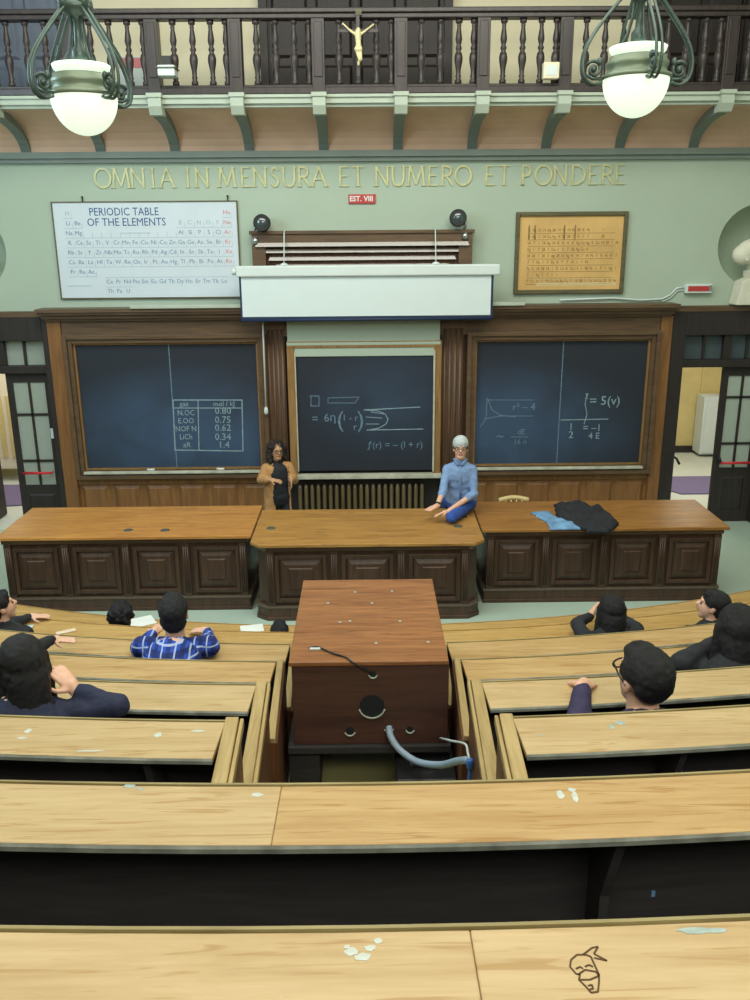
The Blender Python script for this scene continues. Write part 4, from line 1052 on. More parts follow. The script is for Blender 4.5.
for i, (px, py, rx, ry) in enumerate(((130, 786, .02, .012), (140, 789, .01, .006), (560, 795, .012, .02), (575, 797, .010, .025), (572, 790, .012, .01), (257, 795, .018, .01))): blot(d1a if px < 300 else d1b, px, py, z1, rx, ry, M_putty if px < 150 else M_paint, 20+i)
z2 = ROWZ[2]; dl = DT[(2, -1)][1][0]; dr = DT[(2, 1)][1][0]
for i, (px, py, rx, ry) in enumerate(((158, 735, .018, .018), (28, 731, .014, .018), (22, 738, .02, .008), (90, 751, .05, .006), (198, 731, .03, .008))): blot(dl, px, py, z2, rx, ry, M_paint, 40+i)
for i, (px, py, rx, ry) in enumerate(((620, 723, .025, .015), (540, 735, .006, .012), (612, 727, .01, .02))): blot(dr, px, py, z2, rx, ry, M_putty, 50+i)
w = MB()
def dstroke(pts, wd=.0035):
    for (a, b), (c, d) in zip(pts[:-1], pts[1:]):
        p, q = atZ(a, b, z0), atZ(c, d, z0); dx, dy = q.x-p.x, q.y-p.y; L = math.hypot(dx, dy) or 1; nx, ny = -dy/L*wd/2, dx/L*wd/2
        w.prism([(p.x+nx, p.y+ny), (p.x-nx, p.y-ny), (q.x-nx, q.y-ny), (q.x+nx, q.y+ny)], z0, z0+.0012)
dstroke([(586, 955), (577, 955), (571, 960), (570, 967), (576, 974), (580, 975), (579, 980), (586, 987), (591, 993), (598, 992), (599, 982), (599, 975), (595, 966), (591, 957), (586, 955)])
dstroke([(578, 975), (585, 970), (596, 972), (599, 976), (590, 980), (580, 980)]); dstroke([(583, 955), (592, 948), (598, 947), (594, 954), (607, 961), (594, 958)]); dstroke([(576, 969), (580, 967), (583, 969)]); dstroke([(585, 967), (589, 965), (593, 967)])
dstroke([(588, 986), (592, 985), (593, 989), (589, 990)])
w.build('pen_doodle', M_doodle, d0b)
# stickers on the dark front panels
def sticker(px, py, Y, w_, h_, mat, par, nm='sticker'):
    p = atY(px, py, Y); wd = MB(); wd.box(p.x-w_, p.x+w_, p.y-.004, p.y, p.z-h_, p.z+h_); wd.build(nm, mat, par)
M_stick = plain('blue_sticker', (110, 160, 205), .5)
yy = arc(ROWR[2], 1.25)+.005; p = atY(678, 770, yy); sticker(678, 770, yy-.002, .018, .02, M_stick, DT[(2, 1)][0])
yy = arc(ROWR[1], .8)+.005; sticker(653, 893, yy-.002, .006, .012, M_stick, DT[(1, 0)][0])
# ------------------------------------------------------------------ projector cabinet in the aisle
t = thing('projector_cabinet', (0, 5.66, ROWZ[4]-.74), 'large red-brown wooden projector cabinet standing in the middle of the aisle', 'cabinet')
bz0, bz1 = 1.345, 1.945; y0, y1 = 4.98, 6.35; hx = .50; zl = ROWZ[4]-.74
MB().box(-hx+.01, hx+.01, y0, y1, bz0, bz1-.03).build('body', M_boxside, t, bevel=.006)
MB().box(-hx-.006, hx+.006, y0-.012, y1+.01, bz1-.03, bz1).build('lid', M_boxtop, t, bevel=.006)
MB().box(-hx-.03, hx+.03, y0-.03, y1, bz0-.05, bz0).build('stand_top', M_dark, t, bevel=.005)
for a, b in ((-.53, -.33), (.36, .53)): MB().box(a, b, y0+.03, y1-.05, zl, bz0-.05).build('stand_leg', M_dark, t, bevel=.004)
def facehole(px, py, r, nm, mat, ringm=None):
    p = atY(px, py, y0); w = MB(); w.lathe([(r, -.004), (r, .02)], (p.x, y0-.001, p.z), 28, 'y'); h = w.build(nm, mat, t)
    if ringm:
        w = MB(); 
        P = [(p.x+(r+.004)*math.cos(a), y0-.006, p.z+(r+.004)*math.sin(a)) for a in [math.pi*(1.08+.84*i/20) for i in range(21)]]
        w.tube(P, .006, 6); w.build('hole_ring', ringm, h)
M_hole = plain('dark_hole', (26, 30, 34), .9)
facehole(372, 706, .080, 'lens_opening', M_hole, M_ltrim)
facehole(373, 674, .022, 'cable_hole', M_hole, M_ltrim); facehole(350, 731, .028, 'cable_hole', M_hole, M_ltrim); facehole(389, 728, .024, 'cable_hole', M_hole, M_ltrim); facehole(410, 729, .022, 'cable_hole', M_hole, M_ltrim)
for px, py in ((355, 592), (392, 591), (328, 603), (372, 603), (350, 621), (400, 621), (376, 643), (428, 642), (340, 622)):
    q = atZ(px, py, bz1); w = MB(); w.lathe([(.012, 0), (.010, .002)], (q.x, q.y, bz1), 7); w.build('paint_speck', M_putty, t)
def spl(P, n=6):
    out = []
    for i in range(len(P)-1):
        p0 = Vector(P[max(i-1, 0)]); p1 = Vector(P[i]); p2 = Vector(P[i+1]); p3 = Vector(P[min(i+2, len(P)-1)])
        for q in range(n):
            u = q/n; out.append(.5*((2*p1)+(-p0+p2)*u+(2*p0-5*p1+4*p2-p3)*u*u+(-p0+3*p1-3*p2+p3)*u**3))
    out.append(Vector(P[-1])); return out
w = MB(); P = [atY(389, 727, y0), atY(391, 737, y0-.06), atY(400, 750, y0-.12), atY(418, 762, y0-.22), atY(440, 765, y0-.45), atY(458, 761, y0-.68), atY(468, 760, y0-.82)]
w.tube(spl(P), .022, 10); tag(w.build('thick_cable', M_cable), 'thick grey-blue cable curving out of the front of the projector cabinet', 'cable')
w = MB(); P = [atY(440, 738, y0-.02), atY(452, 741, y0-.35), atY(465, 744, y0-.72), atY(468, 753, y0-.82), atY(470, 762, y0-.86)]
w.tube(spl(P), .007, 6); tag(w.build('thin_cable', M_white), 'thin white wire bent down to the blue plug right of the projector cabinet', 'cable')
w = MB(); w.tube(spl([atY(470, 760, y0-.86), atY(470, 770, y0-.86), atY(469, 786, y0-.87), atY(468, 830, y0-.87)]), .011, 8); a = atY(470, 764, y0-.86); w.lathe([(.014, 0), (.02, .015), (.02, .05), (.014, .06)], (a.x, a.y, a.z-.03), 10)
tag(w.build('blue_plug', M_blue), 'blue plug and lead hanging at the right of the projector cabinet', 'plug')
w = MB(); z = bz1+.008; q = [atZ(x, y, z) for x, y in ((309, 648), (318, 647), (332, 653), (345, 657))]
w.tube(spl([*q, atY(352, 662, y0-.02), atY(362, 668, y0-.02), atY(373, 674, y0)]), .006, 6); tag(w.build('thin_cable', M_black), 'thin dark wire lying over the near edge of the projector cabinet lid', 'cable')
q = atZ(315, 650, bz1); w = MB(); w.box(q.x-.035, q.x+.035, q.y-.008, q.y+.008, bz1, bz1+.015); tag(w.build('wire_connector', M_white, bevel=.003), 'small white connector on the lid of the projector cabinet', 'plug')
t = thing('equipment_case', (.36, 4.98, zl), 'black equipment case on the aisle floor below the projector cabinet', 'case')
a = atY(396, 758, 4.86); MB().box(a.x, .55, 4.72, 5.06, zl, zl+.30).build('body', M_black, t, bevel=.012); MB().box(a.x+.05, .5, 4.71, 4.72, zl+.05, zl+.25).build('front_panel', M_hole, t)
MB().tube([(a.x+.1, 4.86, zl+.3), (a.x+.1, 4.86, zl+.33), (.46, 4.86, zl+.33), (.46, 4.86, zl+.3)], .01).build('handle', M_chrome, t)
a = atY(416, 748, 5.05); w = MB(); w.box(a.x-.02, a.x+.02, 5.03, 5.09, zl+.33, zl+.40); 
# ================================================================== PEOPLE (metres)
V = Vector
def A(px, py, Y): return atY(px, py, Y)*U
def Zp(px, py, z): return atZ(px, py, z)*U
def hand(mb, wrist, d, n, s=1.0, curl=.35, thumb=1):
    """wrist point, d finger direction, n palm normal (palm side), thumb = side sign"""
    wrist = V(wrist); d = V(d).normalized(); n = V(n); n = (n-d*n.dot(d)).normalized(); x = d.cross(n)*thumb
    rot = Matrix((x, d, n)).transposed()
    mb.ell(wrist+d*.045*s, (.040*s, .052*s, .017*s), 12, rot); mb.cap(wrist-d*.02*s, wrist+d*.03*s, .026*s, .030*s)
    for i, (off, L) in enumerate(((.030, .072), (.010, .080), (-.010, .075), (-.029, .060))):
        b = wrist+d*.082*s+x*off*s; m1 = b+(d+n*curl*.5).normalized()*L*.5*s+x*off*.15*s; e = m1+(d+n*curl*1.6).normalized()*L*.45*s
        mb.cap(b-d*.02*s, m1, .0095*s, .0088*s, 8); mb.cap(m1, e, .0088*s, .0075*s, 8)
    b = wrist+d*.025*s+x*.032*s; m1 = b+(d*.6+x*.8+n*.3).normalized()*.040*s; e = m1+(d*.9+x*.3+n*.3).normalized()*.034*s
    mb.cap(b, m1, .0125*s, .0105*s, 8); mb.cap(m1, e, .0105*s, .009*s, 8)
def person(label, hip, head, yaw=0, hyaw=0, hpitch=0, s=1.0, skin=M_skin, top=M_cblack, bottom=M_cnavy, arms=None, legs=None, hair='short', hairmat=M_hairk,
           glasses=False, sleeve='long', voxel=.0065, coat=None, beanie=False, shw=.175, extra=None, hairvox=.009, seat=True, detail=True, neckh=.22, shdrop=.06, nbd=0.0, hdisp=.004, armk=1.0):
    yw = math.radians(yaw); Rz = Matrix.Rotation(yw, 3, 'Z'); fwd = Rz @ V((0, 1, 0)); side = Rz @ V((1, 0, 0)); up = V((0, 0, 1))
    hip = V(hip); head = V(head)
    HR = Matrix.Rotation(yw+math.radians(hyaw), 3, 'Z') @ Matrix.Rotation(math.radians(-hpitch), 3, 'X')   # head frame, +Y = face
    def hp(x, y, z): return head + HR @ V((x*s, y*s, z*s))
    neck_top = hp(0, -.02, -.07); sp = (head-hip); 
    nb = head + HR @ V((0, -.035*s, -.06*s)) - up*.10*s
    nb = nb*.8 + (hip+sp*.80)*.2 - up*nbd*s
    spine = nb-hip
    def sp_(t): return hip+spine*t
    t = bpy.data.objects.new('person', None); COL.objects.link(t); base = V((hip.x, hip.y, hip.z-.10*s)); 
    tag(t, label, 'person')
    # limbs
    hs = .095*s
    sh = {q: nb+side*q*shw*s-up*shdrop*s for q in (-1, 1)}
    ar = {}
    for q, nm in ((-1, 'L'), (1, 'R')):
        a = (arms or {}).get(nm)
        if a is None:
            el = sh[q]+side*q*.06*s+fwd*.14*s-up*.24*s; wr = el+fwd*.22*s-side*q*.10*s+up*.03*s
            a = dict(e=el, w=wr)
        a.setdefault('d', (V(a['w'])-V(a['e'])).normalized()); a.setdefault('n', -up); a.setdefault('curl', .4)
        ar[q] = a
    lg = {}
    for q, nm in ((-1, 'L'), (1, 'R')):
        l_ = (legs or {}).get(nm)
        hj = hip+side*q*hs
        if l_ is None:
            kn = hj+fwd*.40*s+side*q*.03*s+up*.02*s; an = kn-up*.40*s-fwd*.02*s; l_ = (kn, an)
        lg[q] = (hj, V(l_[0]), V(l_[1]))
    low = min(min(lg[q][2].z for q in lg), hip.z)-.07*s
    base.z = low if seat is not None else base.z
    t.location = base; WLOC[t.name] = base
    # body
    b = MB()
    rt = Matrix((side, up.cross(side)*-1 if False else fwd, up)).transposed()
    b.ell(hip+up*.02*s, (.165*s, .115*s, .11*s), 18, rt); b.ell(sp_(.35), (.145*s, .10*s, .16*s), 18, rt); b.ell(sp_(.68), (.165*s, .115*s, .17*s), 18, rt); b.ell(sp_(.88)-up*.01*s, (.16*s, .085*s, .07*s), 18, rt)
    b.cap(nb-up*.03*s, hp(0, -.015, -.05), .062*s, .056*s)
    # head
    b.ell(hp(0, -.012, .035), (.076*s, .098*s, .088*s), 20, HR); b.ell(hp(0, .018, -.02), (.066*s, .074*s, .090*s), 18, HR); b.ell(hp(0, .048, -.085), (.042*s, .036*s, .032*s), 14, HR)
    b.ell(hp(0, .022, -.06), (.056*s, .055*s, .05*s), 14, HR)
    b.cap(hp(0, .086, .018), hp(0, .108, -.018), .009*s, .014*s, 8); b.ell(hp(.012, .098, -.022), (.009*s, .009*s, .008*s), 8, HR); b.ell(hp(-.012, .098, -.022), (.009*s, .009*s, .008*s), 8, HR)
    b.ell(hp(0, .088, -.050), (.024*s, .010*s, .008*s), 10, HR); b.cap(hp(-.035, .082, .032), hp(.035, .082, .032), .010*s, .010*s, 8)
    for q in (-1, 1): b.ell(hp(q*.076, -.012, -.005), (.010*s, .020*s, .030*s), 10, HR)
    for q in (-1, 1):
        a = ar[q]; e, w_ = V(a['e']), V(a['w'])
        b.cap(sh[q], e, .048*s, .036*s); b.cap(e, w_, .037*s, .025*s); b.cap(nb-up*.03*s, sh[q], .046*s, .044*s)
        hand(b, w_+(w_-e).normalized()*.0, a['d'], a['n'], s, a['curl'], a.get('thumb', -q))
        hj, kn, an = lg[q]
        b.cap(hj, kn, .082*s, .055*s); b.cap(kn, an, .053*s, .035*s)
        ft = (legs or {}).get('foot', fwd); b.cap(an-V(ft)*.03*s-up*.03*s, an+V(ft)*.15*s-up*.045*s, .035*s, .028*s)
    body = b.build('body', skin, t, 1.0, remesh=voxel, smoothit=2)
    # shirt
    c = MB(); g = .016*s
    c.cap(hip+up*.06*s, sp_(.72), .145*s+g, .150*s+g, 18) if False else None
    c.ell(sp_(.2), (.152*s+g, .112*s+g, .16*s), 18, rt); c.ell(sp_(.52), (.154*s+g, .112*s+g, .18*s), 18, rt)
    c.ell(hip+up*.04*s, (.168*s+g, .122*s+g, .12*s), 18, rt); c.ell(sp_(.35), (.150*s+g, .108*s+g, .17*s), 18, rt); c.ell(sp_(.68), (.168*s+g, .120*s+g, .17*s), 18, rt); c.ell(sp_(.87)-up*.012*s, (.165*s+g, .088*s+g, .068*s), 18, rt)
    c.cap(nb-up*.04*s, nb+(neck_top-nb)*neckh, .074*s, .070*s)
    for q in (-1, 1):
        a = ar[q]; e, w_ = V(a['e']), V(a['w'])
        c.cap(nb-up*.03*s, sh[q], .060*s, .056*s*armk); c.cap(sh[q], e, .060*s*armk, .050*s*armk)
        if sleeve == 'long': c.cap(e, e+(w_-e)*.90, .052*s, .036*s)
        elif sleeve == 'rolled': c.cap(e, e+(w_-e)*.25, .052*s, .047*s)
    c.build('top_garment', top, t, 1.0, remesh=.009, smoothit=7, disp=.007, dscale=13)
    # trousers
    d = MB(); d.ell(hip+up*.0*s, (.170*s+.008, .122*s+.008, .11*s), 16, rt)
    for q in (-1, 1):
        hj, kn, an = lg[q]; d.cap(hj, kn, .092*s, .066*s); d.cap(kn, kn+(an-kn)*.92, .064*s, .050*s)
    d.build('trousers', bottom, t, 1.0, remesh=.010, smoothit=2, disp=.005, dscale=14)
    for q in (-1, 1):
        hj, kn, an = lg[q]; ft = V((legs or {}).get('foot', fwd)); sh_ = MB(); sh_.cap(an-ft*.035*s-up*.03*s, an+ft*.16*s-up*.042*s, .045*s, .034*s); sh_.ell(an+ft*.05*s-up*.055*s, (.045*s, .12*s, .02*s), 12, rt)
        sh_.build('shoe', M_black, t, 1.0, remesh=.009)
    # hair
    h = MB()
    if hair == 'fringe':
        h.ell(hp(0, -.065, -.02), (.074*s, .05*s, .055*s), 14, HR)
        for q in (-1, 1): h.ell(hp(q*.074, -.01, .015), (.010*s, .030*s, .028*s), 10, HR)
    elif hair in ('short', 'curly'):
        k = 1.0 if hair == 'short' else 1.12
        h.ell(hp(0, -.022, .052), (.088*s*k, .106*s*k, .086*s*k), 20, HR); h.ell(hp(0, -.062, .0), (.080*s*k, .062*s*k, .085*s*k), 18, HR)
        h.ell(hp(0, .045, .092), (.062*s*k, .045*s, .030*s*k), 14, HR)
        for q in (-1, 1): h.ell(hp(q*.072*k, .004, .045), (.014*s, .045*s, .042*s), 10, HR)
        if hair == 'curly':
            rnd = random.Random(3)
            for i in range(26):
                u, v_ = rnd.uniform(-2.2, 2.2), rnd.uniform(-.3, 1.4); h.ell(hp(.095*math.cos(v_)*math.sin(u), -.03-.10*math.cos(v_)*math.cos(u)*1.0, .035+.10*math.sin(v_)), (.028*s,)*3, 8)
    elif hair == 'shorthigh':
        h.ell(hp(0, -.020, .056), (.086*s, .106*s, .086*s), 20, HR); h.ell(hp(0, -.062, .025), (.078*s, .056*s, .072*s), 18, HR)
        h.ell(hp(0, .050, .092), (.064*s, .045*s, .034*s), 14, HR)
        for q in (-1, 1): h.ell(hp(q*.074, .004, .045), (.012*s, .045*s, .042*s), 10, HR)
    elif hair == 'long':
        h.ell(hp(0, -.020, .050), (.092*s, .112*s, .092*s), 20, HR); h.ell(hp(0, -.06, -.02), (.094*s, .075*s, .11*s), 18, HR)
        dn = hp(0, -.075, -.03); h.cap(dn, dn-up*.22*s-fwd*.02*s, .088*s, .082*s, 16); h.ell(dn-up*.16*s, (.105*s, .06*s, .15*s), 16, rt)
        for q in (-1, 1): h.cap(hp(q*.08, -.01, .03), hp(q*.088, -.02, -.05)-up*.14*s, .028*s, .034*s)
    elif hair == 'bigcurly':
        rnd = random.Random(6); h.ell(hp(0, -.030, .050), (.098*s, .110*s, .090*s), 20, HR)
        for q in (-1, 1): h.cap(hp(q*.085, -.03, .02), hp(q*.098, -.03, -.10), .042*s, .048*s)
        h.cap(hp(0, -.07, 0), hp(0, -.08, -.14), .09*s, .09*s)
        for i in range(40):
            z_ = rnd.uniform(-.17, .12); u = rnd.uniform(-2.0, 2.0); r_ = .112*math.sqrt(max(.2, 1-max(0, z_/.14)**2)); h.ell(hp(r_*math.sin(u), -.03-r_*math.cos(u)*.85, z_), (.032*s,)*3, 8)
    if hair: h.build('hair', hairmat, t, 1.0, remesh=hairvox, smoothit=1, disp=hdisp if hair != 'bigcurly' else .014, dscale=45 if hair != 'bigcurly' else 55)
    if beanie:
        m = MB(); m.ell(hp(0, -.012, .068), (.090*s, .116*s, .088*s), 20, HR); m.ell(hp(0, -.045, .03), (.088*s, .088*s, .075*s), 18, HR); m.ell(hp(0, -.06, .10), (.06*s, .07*s, .055*s), 14, HR)
        m.build('beanie', M_cknit, t, 1.0, remesh=.007, smoothit=2, disp=.003, dscale=60)
    if detail:
        for q in (-1, 1): MB().ell(hp(q*.031, .083, .006), (.011*s, .007*s, .007*s), 10, HR).build('eye', M_eye, t, 1.0)
        MB().ell(hp(0, .0925, -.052), (.022*s, .008*s, .007*s), 10, HR).build('lips', M_lip, t, 1.0)
    if glasses:
        m = MB()
        for q in (-1, 1):
            m.tube([hp(q*.034+.027*math.cos(a), .104, .006+.020*math.sin(a)) for a in [2*math.pi*i/14 for i in range(15)]], .0035*s, 6)
            m.tube([hp(q*.061, .103, .012), hp(q*.08, .03, .010), hp(q*.082, -.02, .004)], .0035*s, 6)
        m.tube([hp(-.008, .106, .008), hp(.008, .106, .008)], .003*s, 6); m.build('glasses', M_black, t, 1.0)
    if extra: extra(t, ar, lg, nb, sp_, rt, side, fwd, s, hp)
    return t
def band(par, w_, e, s, mat, nm='wristband', k=.08, r=.030):
    w_, e = V(w_), V(e); d = (w_-e).normalized(); c = w_-d*k*s*.3; m = MB()
    m.tube([c-d*.012*s, c+d*.012*s], r*s, 14); m.build(nm, mat, par, 1.0)
# --- man sitting on the bench
BT = 1.01
hipz = BT*U+.10
Yh = 11.14
hipP = A(461, 505, Yh); hipP.z = hipz
headP = A(460.5, 449, Yh-.08)
eR = A(443, 491, Yh-.2); wR = A(437, 506, Yh-.42); wR.z = max(wR.z, BT*U+.035)
eL = A(474, 494, Yh-.22); wL = A(447, 503, Yh-.50); wL.z = BT*U+.115
kneeL = Zp(449, 508, BT+.10); kneeL.y = (Yh-.58)*U; kneeL.z = BT*U+.075
def man_extra(t, ar, lg, nb, sp_, rt, side, fwd, s, hp):
    # shirt placket and collar
    m = MB(); a = nb+fwd*.075*s-V((0, 0, .02)); b_ = sp_(.2)+fwd*.135*s
    m.tube([nb+fwd*.085-V((0,0,.03)), sp_(.7)+fwd*.142, sp_(.45)+fwd*.132, sp_(.15)+fwd*.138], .010, 6); m.build('placket', M_cshirt, t, 1.0)
    m = MB()
    for q in (-1, 1): m.tube([nb+side*q*.012+fwd*.085-V((0,0,.02)), nb+side*q*.05+fwd*.06+V((0,0,.02)), nb+side*q*.07-fwd*.01+V((0,0,.03)), nb-fwd*.06+V((0,0,.03))], .014, 8)
    m.build('collar', M_cshirt, t, 1.0)
    band(t, ar[1]['w'], ar[1]['e'], s, M_black, 'watch', .1, .03)
# facing the audience: yaw 180 -> local right is world -x
person('man in a pale beanie and light blue shirt sitting on the lecture bench', hipP, headP, yaw=172, hyaw=4, hpitch=-8, s=.98, shdrop=.085, shw=.145, armk=.9, top=M_cshirt, bottom=M_cjean, hair='fringe', hairmat=M_hairb, beanie=True, glasses=True, sleeve='rolled', voxel=.0055,
       arms={'R': dict(e=eR, w=wR, d=(-.75, -.6, -.12), n=(0, 0, -1), curl=.1), 'L': dict(e=eL, w=wL, d=(-.9, -.3, -.1), n=(0, -.3, -1), curl=.3)},
       legs={'L': (kneeL, kneeL+V((.16, .40, -.03))), 'R': (hipP+V((-.14, .10, -.01)), hipP+V((-.15, .36, -.22))), 'foot': V((0, -1, 0))}, extra=man_extra)
# --- woman standing between bench and wall
Yw = 12.35
headW = A(277, 451, Yw); hipW = V((headW.x+.005, headW.y+.02, headW.z-.62))
def woman_extra(t, ar, lg, nb, sp_, rt, side, fwd, s, hp):
    m = MB()                                           # open camel coat, cut narrow on one side so black stands for shadow
    up = V((0, 0, 1))
    for q, wd in ((1, 1.0), (-1, .45)):
        for j in range(25):
            f_ = j/24; p = nb-up*(.08+f_*.82)*s
            m.ell(p+side*q*(.125+.03*f_)*s, (.050*wd*s, (.100+.03*f_)*s, .075*s), 12, rt)
            if q > 0: m.ell(p+side*(.085+.02*f_)*s+fwd*.085*s, (.050*s, .030*s, .06*s), 12, rt)
    for j in range(25):
        f_ = j/24; p = nb-up*(.08+f_*.82)*s-fwd*(.080+.02*f_)*s
        m.ell(p, ((.145+.03*f_)*s, .040*s, .075*s), 12, rt)
    for q in (-1, 1):
        e, w_ = V(ar[q]['e']), V(ar[q]['w']); m.cap(nb-up*.035, sh_(q, nb, side, s), .060*s, .062*s); m.cap(sh_(q, nb, side, s), e, .064*s, .058*s); m.cap(e, e+(w_-e)*.72, .060*s, .050*s)
    m.build('coat', M_ccamel, t, 1.0, remesh=.008, smoothit=8, disp=.006, dscale=12)
def sh_(q, nb, side, s): return nb+side*q*.15*s-V((0, 0, .065*s))
eR = A(261, 480, Yw-.05); wR = A(271, 480, Yw-.32)
eL = A(291, 478, Yw-.0); wL = A(289, 474, Yw-.28)
eL = headW+V((.20, .02, -.38)); wL = A(291, 478, Yw-.2)
person('woman with curly dark hair and a camel coat over black standing before the pilaster', hipW, headW, yaw=180+14, hyaw=8, hpitch=-4, s=.95, top=M_cblack, bottom=M_cblack, hair='bigcurly', hairmat=M_hairb, glasses=True, armk=.85, sleeve='rolled', shw=.15, voxel=.0055,
       arms={'R': dict(e=eR, w=wR, d=(.9, -.3, 0), n=(0, .2, -1), curl=.5), 'L': dict(e=eL, w=wL, d=(.1, -.3, -.9), n=(-1, 0, 0), curl=.4)},
       legs={'R': (hipW+V((-.09, -.02, -.37)), hipW+V((-.10, 0, -.0)) + V((0, 0, -(hipW.z-.075)))), 'L': (hipW+V((.09, -.02, -.37)), hipW+V((.10, 0, -(hipW.z-.075)))), 'foot': V((-.1, -1, 0))}, extra=woman_extra, skin=M_skind)
# --- students: seat of desk k sits between rows k-1 and k
def seated(label, k, hx_px, hy_px, Yhead, hipdx=0, hipback=.0, **kw):
    hd = A(hx_px, hy_px, Yhead)
    xh = hd.x+hipdx; yh = (arc(ROWR[k-1], max(-5, min(5, xh/U)))+.22)*U
    hp_ = V((xh, yh-hipback, (ROWZ[k]-.32)*U+.10))
    return person(label, hp_, hd, **kw)
def on_desk(px, py, k, dz=.03): p = Zp(px, py, ROWZ[k]); p.z = ROWZ[k]*U+dz; return p
# plaid shirt student (desk 5 = sixth)
YHp = 5.50+.85
eR = A(211, 645, YHp-.05); eL_ = A(138, 652, YHp)
seated('student in a blue plaid shirt seen from behind, left of the aisle', 5, 174, 614, YHp, s=1.12, neckh=.0, nbd=.02, shdrop=.03, armk=1.15, hpitch=-14, hyaw=6, top=M_plaid, hair='short', hairmat=M_hairk, voxel=.0065, shw=.2,
       arms={'R': dict(e=on_desk(209, 652, 5, .06), w=on_desk(208, 638, 6, .06), d=(-.9, .3, 0), curl=.7), 'L': dict(e=on_desk(140, 654, 5, .05), w=on_desk(154, 641, 5, .06), curl=.3)}, detail=True)
# front row heads
seated('student with bushy black hair in the frontmost row, left of the plaid shirt', 7, 122, 615, 8.2, s=1.0, hpitch=-25, hair='curly', hdisp=.008, hairvox=.009, top=M_cblack, voxel=.008, hipback=.0)
seated('student in the frontmost row of whom only the black hair shows by the aisle', 7, 280, 633, 8.25, s=.95, hpitch=-30, hair='short', top=M_cblack, voxel=.008, hipback=.0)
# far-left student leaning in (desk 6)
YHa = 7.15
seated('student at the far left edge reaching a dark sleeve and hand over the desk', 6, 1, 607, YHa, s=1.0, hpitch=-15, hyaw=-50, hair='short', top=M_cblack, voxel=.0075,
       arms={'R': dict(e=on_desk(8, 632, 6, .06), w=on_desk(31, 621, 6, .04), d=(.9, .15, -.02), n=(0, 0, -1), curl=.1)},
       extra=lambda t, ar, lg, nb, sp_, rt, side, fwd, s, hp: band(t, ar[1]['w'], ar[1]['e'], s, M_navy, 'watch', .12, .034))
# student behind, with bracelet hand (desk 5 row, left)
seated('student mostly hidden at the left, one braceleted hand laid on the desk', 4, -22, 640, 5.25, s=1.0, hair='short', top=M_cblack, voxel=.0075, hipdx=.02,
       arms={'R': dict(e=on_desk(30, 668, 4, .10), w=on_desk(57, 652, 5, .06)+V((0, -.05, .06)), d=(1, .1, -.1), n=(0, 0, -1), curl=.05)},
       extra=lambda t, ar, lg, nb, sp_, rt, side, fwd, s, hp: band(t, ar[1]['w'], ar[1]['e'], s, M_black, 'bracelet', .12, .029))
# long haired student front-left with elbow out (desk 3)
Yl = 4.02
seated('student with long black hair at the left, cheek on hand, elbow spread on the desk', 3, 22, 665, Yl, s=1.05, hyaw=35, hpitch=-5, hair='long', top=M_cnavy, voxel=.007, hipdx=-.02,
       arms={'R': dict(e=A(118, 706, Yl-.04), w=A(76, 691, Yl+.02), d=(-.5, .2, .55), n=(-.6, .4, -.5), curl=.6, thumb=1)})
# right: long black hair (desk 6)
Yr = 7.15
seated('student with straight long black hair in the row before the front, right of the aisle', 6, 611, 611, Yr, s=1.05, hpitch=-8, hair='long', top=M_cblack, voxel=.0075,
       arms={'L': dict(e=on_desk(576, 634, 6, .09), w=on_desk(590, 630, 6, .12), d=(.3, .4, .5), n=(1, 0, -.3), curl=.7), 'R': dict(e=on_desk(637, 634, 6, .05), w=on_desk(620, 625, 6, .07), curl=.5)})
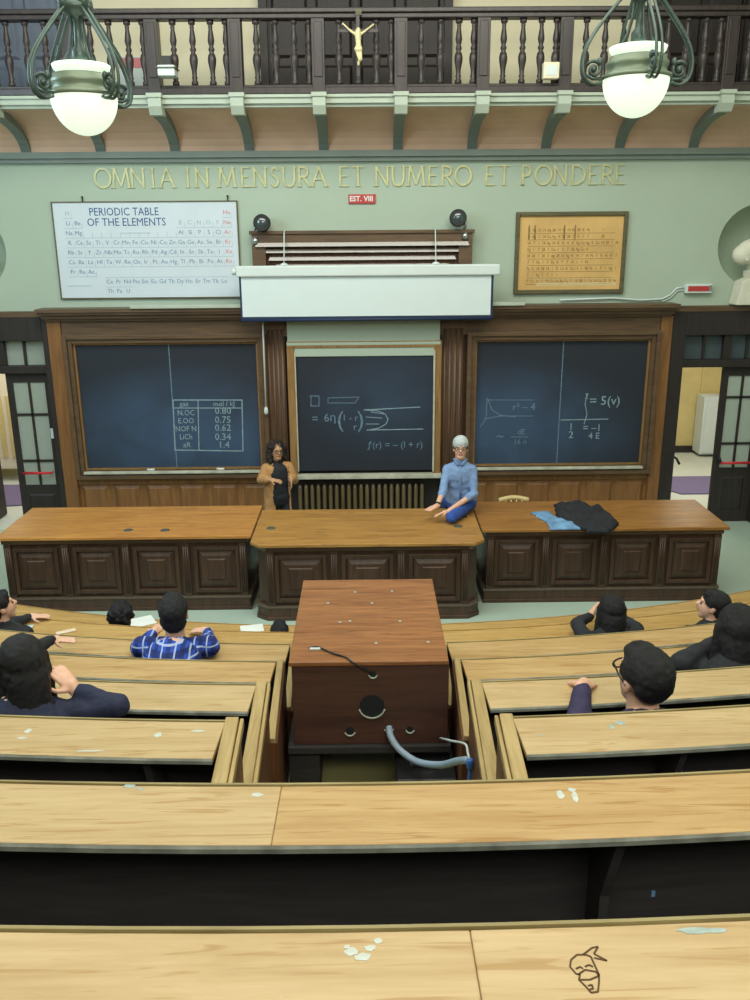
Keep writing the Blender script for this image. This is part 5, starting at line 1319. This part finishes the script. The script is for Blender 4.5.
# right: man with glasses (desk 3)
Yg = 3.98
def g_extra(t, ar, lg, nb, sp_, rt, side, fwd, s, hp): band(t, ar[-1]['w'], ar[-1]['e'], s, M_paper, 'watch', .1, .031)
seated('student with glasses and short black hair seen from behind, plum sleeve on the desk', 3, 643, 680, Yg, s=1.22, hyaw=16, hpitch=-10, neckh=-.3, shdrop=.10, nbd=.06, hair='shorthigh', top=M_cplum, glasses=True, voxel=.0065, hipdx=.02, shw=.17,
       arms={'L': dict(e=A(578, 724, Yg+.10), w=A(582, 686, Yg+.36), d=(.45, .75, -.25), n=(.2, .3, -1), curl=.8, thumb=1)}, extra=g_extra)
# right: person in profile (desk 6) and dark haired one (desk 4)
seated('student with dark hair in profile facing left near the right edge', 6, 712, 606, 7.15, s=1.0, hyaw=65, hpitch=-12, hair='short', top=M_cblack, voxel=.0075)
seated('student with long dark hair and black clothes at the right edge, arm along the desk', 4, 736, 630, 5.15, s=1.2, hpitch=-14, hair='long', top=M_cblack, voxel=.007, hipdx=.04, shw=.20,
       arms={'L': dict(e=A(682, 662, 5.10), w=on_desk(712, 660, 4, .12)+V((.05, .02, 0)), d=(.9, .2, 0), curl=.5)})
# ------------------------------------------------------------------ papers and small things on the front desks
def paper(px, py, k, w_, h_, ang, lab, mat=M_paper, cat='paper', nm='paper_sheet', dz=.002):
    c = atZ(px, py, ROWZ[k]+dz); m = MB(); ca, sa = math.cos(ang), math.sin(ang)
    pts = [(c.x+a*ca-b*sa, c.y+a*sa+b*ca) for a, b in ((-w_, -h_), (w_, -h_), (w_, h_), (-w_, h_))]
    m.prism(pts, ROWZ[k]+dz, ROWZ[k]+dz+.008); return tag(m.build(nm, mat), lab, cat)
paper(252, 629, 7, .12, .09, .2, 'white sheet with blue writing on the frontmost desk beside the aisle')
q = atZ(252, 629, .575)
paper(142, 622, 7, .13, .12, .5, 'white sheet on the frontmost desk between the two left heads')
paper(27, 627, 6, .06, .03, .1, 'pale green case under the wrist of the far-left student', mat=plain('pale_case', (186, 206, 196), .5), cat='case', nm='phone_case', dz=.004)
paper(66, 632, 6, .09, .03, .5, 'crumpled pinkish paper on the seventh desk at the left', mat=plain('pink_paper', (226, 202, 178), .8))
c = atY(54, 609, 10.35-.0)
w = MB(); w.lathe([(.03, 0), (.045, .02), (.02, .05), (.03, .08), (.03, .1)], (c.x, 10.08, .02), 12); w.tube([(c.x-.05, 10.08, .09), (c.x+.05, 10.08, .09)], .012)
tag(w.build('gas_tap', M_chrome), 'small chrome tap at the foot of the left bench section', 'tap')

bpy.data.scenes.remove(TMP)
